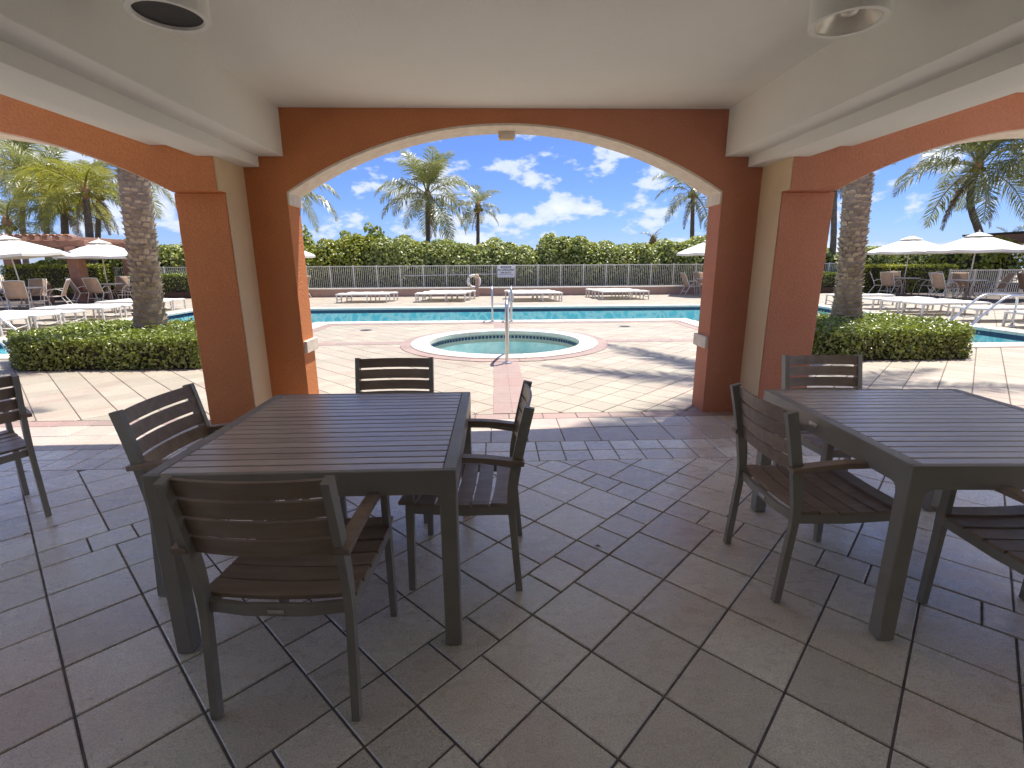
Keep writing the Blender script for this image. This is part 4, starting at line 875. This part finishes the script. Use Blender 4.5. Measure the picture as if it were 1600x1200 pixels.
# ------------------------------------------------------------------ palms
def frond_mesh(name, mt, elev, curl, L=1.0, pairs=50, lw=.017, ll=.33, droop=.5, seed=0):
    """frond of unit length along +X: rachis leaving at angle elev and bending down by curl, with leaflets on both sides"""
    r = random.Random(seed); N = 16; pts = [Vector((0, 0, 0))]; a = elev
    for i in range(N): a = elev-curl*((i+1)/N)**1.35; pts.append(pts[-1]+Vector((math.cos(a), 0, math.sin(a)))*(L/N))
    V, F = [], []
    def add(q): n = len(V); V.extend([tuple(p) for p in q]); F.append(tuple(range(n, n+len(q))))
    for i in range(N):
        w0, w1 = .014*(1-i/N)+.002, .014*(1-(i+1)/N)+.002; p, q = pts[i], pts[i+1]; t = (q-p).normalized(); nrm = Vector((-t.z, 0, t.x)); y = Vector((0, 1, 0))
        add((p-y*w0, q-y*w1, q+nrm*w1*.8, p+nrm*w0*.8)); add((p+nrm*w0*.8, q+nrm*w1*.8, q+y*w1, p+y*w0)); add((p+y*w0, q+y*w1, q-y*w1, p-y*w0))
    for i in range(pairs):
        f = .16+.84*i/(pairs-1); k = min(N-1, int(f*N)); p = pts[k].lerp(pts[k+1], f*N-k); t = (pts[k+1]-pts[k]).normalized(); nrm = Vector((-t.z, 0, t.x))
        ln = ll*(math.sin(math.pi*min(1, .18+.80*f))**.7)*r.uniform(.8, 1.12); fw_ = .55+.7*f
        for s in (-1, 1):
            d = (Vector((0, s, 0))+t*fw_*r.uniform(.6, 1.4)+nrm*r.uniform(-.15, .4)).normalized(); e1 = p+d*ln*.5; e2 = e1+(d+Vector((0, 0, -droop*r.uniform(.6, 1.5)))).normalized()*ln*.5
            wv = t*lw*.5; m1 = d.cross(Vector((0, 0, 1))); 
            add((p-wv*.6, e1-wv, e1+wv, p+wv*.6)); add((e1-wv, e2-wv*.12, e2+wv*.12, e1+wv))
    return np_mesh(name, V, F, mt)
FM = [frond_mesh('frond', MT['frond'], R(78), R(55), seed=1, droop=.4), frond_mesh('frond', MT['frond'], R(58), R(85), seed=2), frond_mesh('frond', MT['frond'], R(36), R(92), seed=3, droop=.7), frond_mesh('frond', MT['frond'], R(12), R(80), seed=4, droop=.9), frond_mesh('frond', MT['frond'], R(-15), R(62), seed=5, droop=1.0)]
FY = [frond_mesh('frond', MT['yfrond'], R(66), R(70), seed=6, droop=.4), frond_mesh('frond', MT['yfrond'], R(50), R(85), seed=7), frond_mesh('frond', MT['yfrond'], R(25), R(88), seed=8, droop=.8), frond_mesh('frond', MT['yfrond'], R(0), R(75), seed=9, droop=1)]
FDT = [frond_mesh('date_frond', MT['frond'], R(e), R(c), seed=20+i, droop=.15, ll=.15, lw=.011, pairs=64) for i, (e, c) in enumerate(((75, 50), (50, 60), (25, 60), (0, 55)))]
FD = frond_mesh('dead_frond', MT['dead'], R(-58), R(28), seed=10, droop=1.2, ll=.2)
def coconut(base, crown, flen, nf, lab, lean=0.0, mats=FM, dead=2, r0=.17, seed=0, grp='coconut palms', az0=0):
    r = random.Random(seed); t = empty('coconut_palm', base, 0, lab, 'palm tree', grp); b = Vector(base); c = Vector(crown)-b
    P = smooth_path([(0, 0, 0), (c.x*.25+lean*.25, c.y*.3, c.z*.35), (c.x*.7+lean, c.y*.7, c.z*.72), tuple(c)], 8); n = len(P)
    rad = [r0*(1.35 if i == 0 else 1-.42*i/n)*(1+.06*(i % 2)) for i in range(n)]; MB().tube(P, rad, 9).build('trunk', MT['cocotrunk'], t, True)
    MB().lathe([(.10, -.35), (.20, -.1), (.22, .1), (.12, .35), (.02, .5)], 10, tuple(c)).build('crownshaft', MT['fibre'], t, True)
    for k in range(nf):
        tier = k/nf; mi = min(len(mats)-1, int(tier*len(mats)+r.uniform(-.3, .3))) if nf > 6 else k % len(mats); mi = max(0, mi)
        a = az0+k*2.39996+r.uniform(-.25, .25); sc = flen*r.uniform(.82, 1.08)*(.8 if mi == 0 else 1)
        o = place('frond', mats[mi], t, loc=(c.x+.06*math.cos(a), c.y+.06*math.sin(a), c.z+.22-.3*tier), rz=(r.uniform(-.25, .25), r.uniform(-.12, .12), a), scl=sc)
    for k in range(dead): a = r.uniform(0, 6.28); place('dead_frond', FD, t, loc=(c.x, c.y, c.z-.1), rz=(0, 0, a), scl=flen*.7)
    m = MB()
    for k in range(5):
        a = k*1.25; cx_, cy_ = c.x+.24*math.cos(a), c.y+.24*math.sin(a)
        for q in range(1): m.lathe([(.01, -.13), (.09, -.07), (.11, 0), (.08, .09), (.01, .13)], 8, (cx_, cy_, c.z-.12), cap=False)
    m.build('coconuts', MT['yfrond'], t, True, kind='stuff'); return t
def palm_px(x, y, Y, xb, flen, nf, lab, **k):
    c = at(x, y, Y); b = at(xb, 395, Y+.3); return coconut((b.x, b.y, .25), (c.x, c.y, c.z), flen, nf, lab, **k)
palm_px(668, 306, 32, 668, 3.6, 24, 'tallest coconut palm behind the sea grape bank with a full crown', seed=1)
palm_px(747, 325, 34, 746, 2.0, 15, 'small coconut palm next to the tallest one, above the warning sign', seed=2, r0=.15)
palm_px(440, 300, 31, 436, 3.6, 18, 'coconut palm half hidden behind the arch jamb with hanging fronds', seed=3)
palm_px(1083, 303, 32, 1082, 3.0, 16, 'single tall coconut palm beside the other arch jamb', seed=4)
palm_px(1306, 235, 27, 1304, 3.4, 16, 'thin coconut palm directly behind the rough date palm trunk', seed=5, dead=5)
palm_px(1528, 262, 26, 1548, 4.4, 22, 'coconut palm with curved trunk and hanging dead fronds above the umbrellas', seed=6, lean=-.55, dead=4, r0=.2)
palm_px(1665, 215, 25, 1660, 4.6, 18, 'coconut palm at the pavilion with long arching fronds', seed=7)
palm_px(1578, 385, 27, 1578, 1.6, 9, 'young short palm beside the pavilion roof', seed=8, dead=0, r0=.1)
palm_px(628, 384, 30, 628, 1.0, 6, 'tiny yellow palm shoot rising from the sea grape bank', seed=9, mats=FY, dead=0, r0=.06)
palm_px(1020, 378, 31, 1020, .9, 6, 'tiny dark palm shoot rising from the bright bank', seed=19, dead=0, r0=.06)
palm_px(68, 292, 29, 70, 3.3, 20, 'yellowish coconut palm of the cluster above the pergola roof', seed=11, mats=FM)
palm_px(99, 322, 27, 97, 2.6, 18, 'stocky coconut palm of the cluster beside the pergola end', seed=12, mats=FY, r0=.22)
palm_px(133, 300, 25, 139, 2.7, 18, 'dark trunked coconut palm behind the second white umbrella', seed=13, mats=FY, r0=.2)
palm_px(153, 306, 30, 146, 3.0, 16, 'leaning pale trunked coconut palm touching the dark trunked one', seed=14, mats=FM)
palm_px(30, 262, 33, 34, 4.2, 20, 'tall coconut palm at the rear of the cluster', seed=15, mats=FM)
palm_px(195, 268, 34, 203, 4.0, 20, 'coconut palm showing on both sides of the date palm trunk', seed=16, mats=FM)
palm_px(12, 352, 25, 12, 2.2, 12, 'short bushy palm behind the pergola roof tiles', seed=17, mats=FM, dead=0)
def date_palm(x, y, zc, lean, lab, seed):
    r = random.Random(seed); t = empty('date_palm', (x, y, 0), 0, lab, 'palm tree', 'date palms in the clipped hedges'); n = 26
    lx = lambda z: lean[0]*min(1, z/3.2); P = [Vector((lx(zc*i/n), 0, zc*i/n)) for i in range(n+1)]
    rad = [(.285-.085*min(1, i/2.2)) + .012*math.sin(i*1.3) for i in range(n+1)]; MB().tube(P, rad, 16).build('trunk', MT['trunk'], t, True)
    m = MB(); rows = int(zc/.085); per = 13
    for i in range(rows):
        z = .05+i*.085; f = z/zc; c = Vector((lx(z), 0, z)); rr = .285-.085*min(1, f*n/2.2)
        for j in range(per):
            a = 2*math.pi*(j+.5*(i % 2))/per+r.uniform(-.10, .10); d = Vector((math.cos(a), math.sin(a), 0)); s = Vector((-math.sin(a), math.cos(a), 0)); w = rr*math.pi/per*r.uniform(.75, 1.15); ou = r.uniform(.016, .045); h = r.uniform(.045, .085); dz = r.uniform(-.02, .02)
            b0 = c+d*(rr-.015)+Vector((0, 0, dz-.05)); q = len(m.v)
            m.v += [tuple(b0-s*w), tuple(b0+s*w), tuple(b0+d*(ou+.012)+s*w*.75+Vector((0, 0, h))), tuple(b0+d*(ou+.012)-s*w*.75+Vector((0, 0, h))), tuple(b0+s*w*.9+Vector((0, 0, h*.75))), tuple(b0-s*w*.9+Vector((0, 0, h*.75))), tuple(b0+d*ou*.5+Vector((0, 0, .02)))]
            m.f += [(q, q+1, q+6), (q+1, q+2, q+6), (q+2, q+3, q+6), (q+3, q, q+6), (q+3, q+2, q+4, q+5), (q+1, q+4, q+2), (q, q+3, q+5)]
    m.build('leaf_scars', MT['boot'], t, kind='stuff')
    for k in range(17):
        mi = min(3, int(k/17*4)); a = k*2.39996; place('frond', FDT[mi], t, loc=(lean[0], lean[1], zc-.1+.3*(1-k/17)), rz=(r.uniform(-.2, .2), 0, a), scl=3.6*r.uniform(.85, 1.1))
    return t
date_palm(-5.8, 8.45, 10.4, (0.20, 0), 'rough barked date palm trunk rising from the hedge on the pergola side', 1)
date_palm(6.44, 8.8, 10.4, (-.22, 0), 'rough barked date palm trunk rising from the hedge on the white umbrella side', 2)
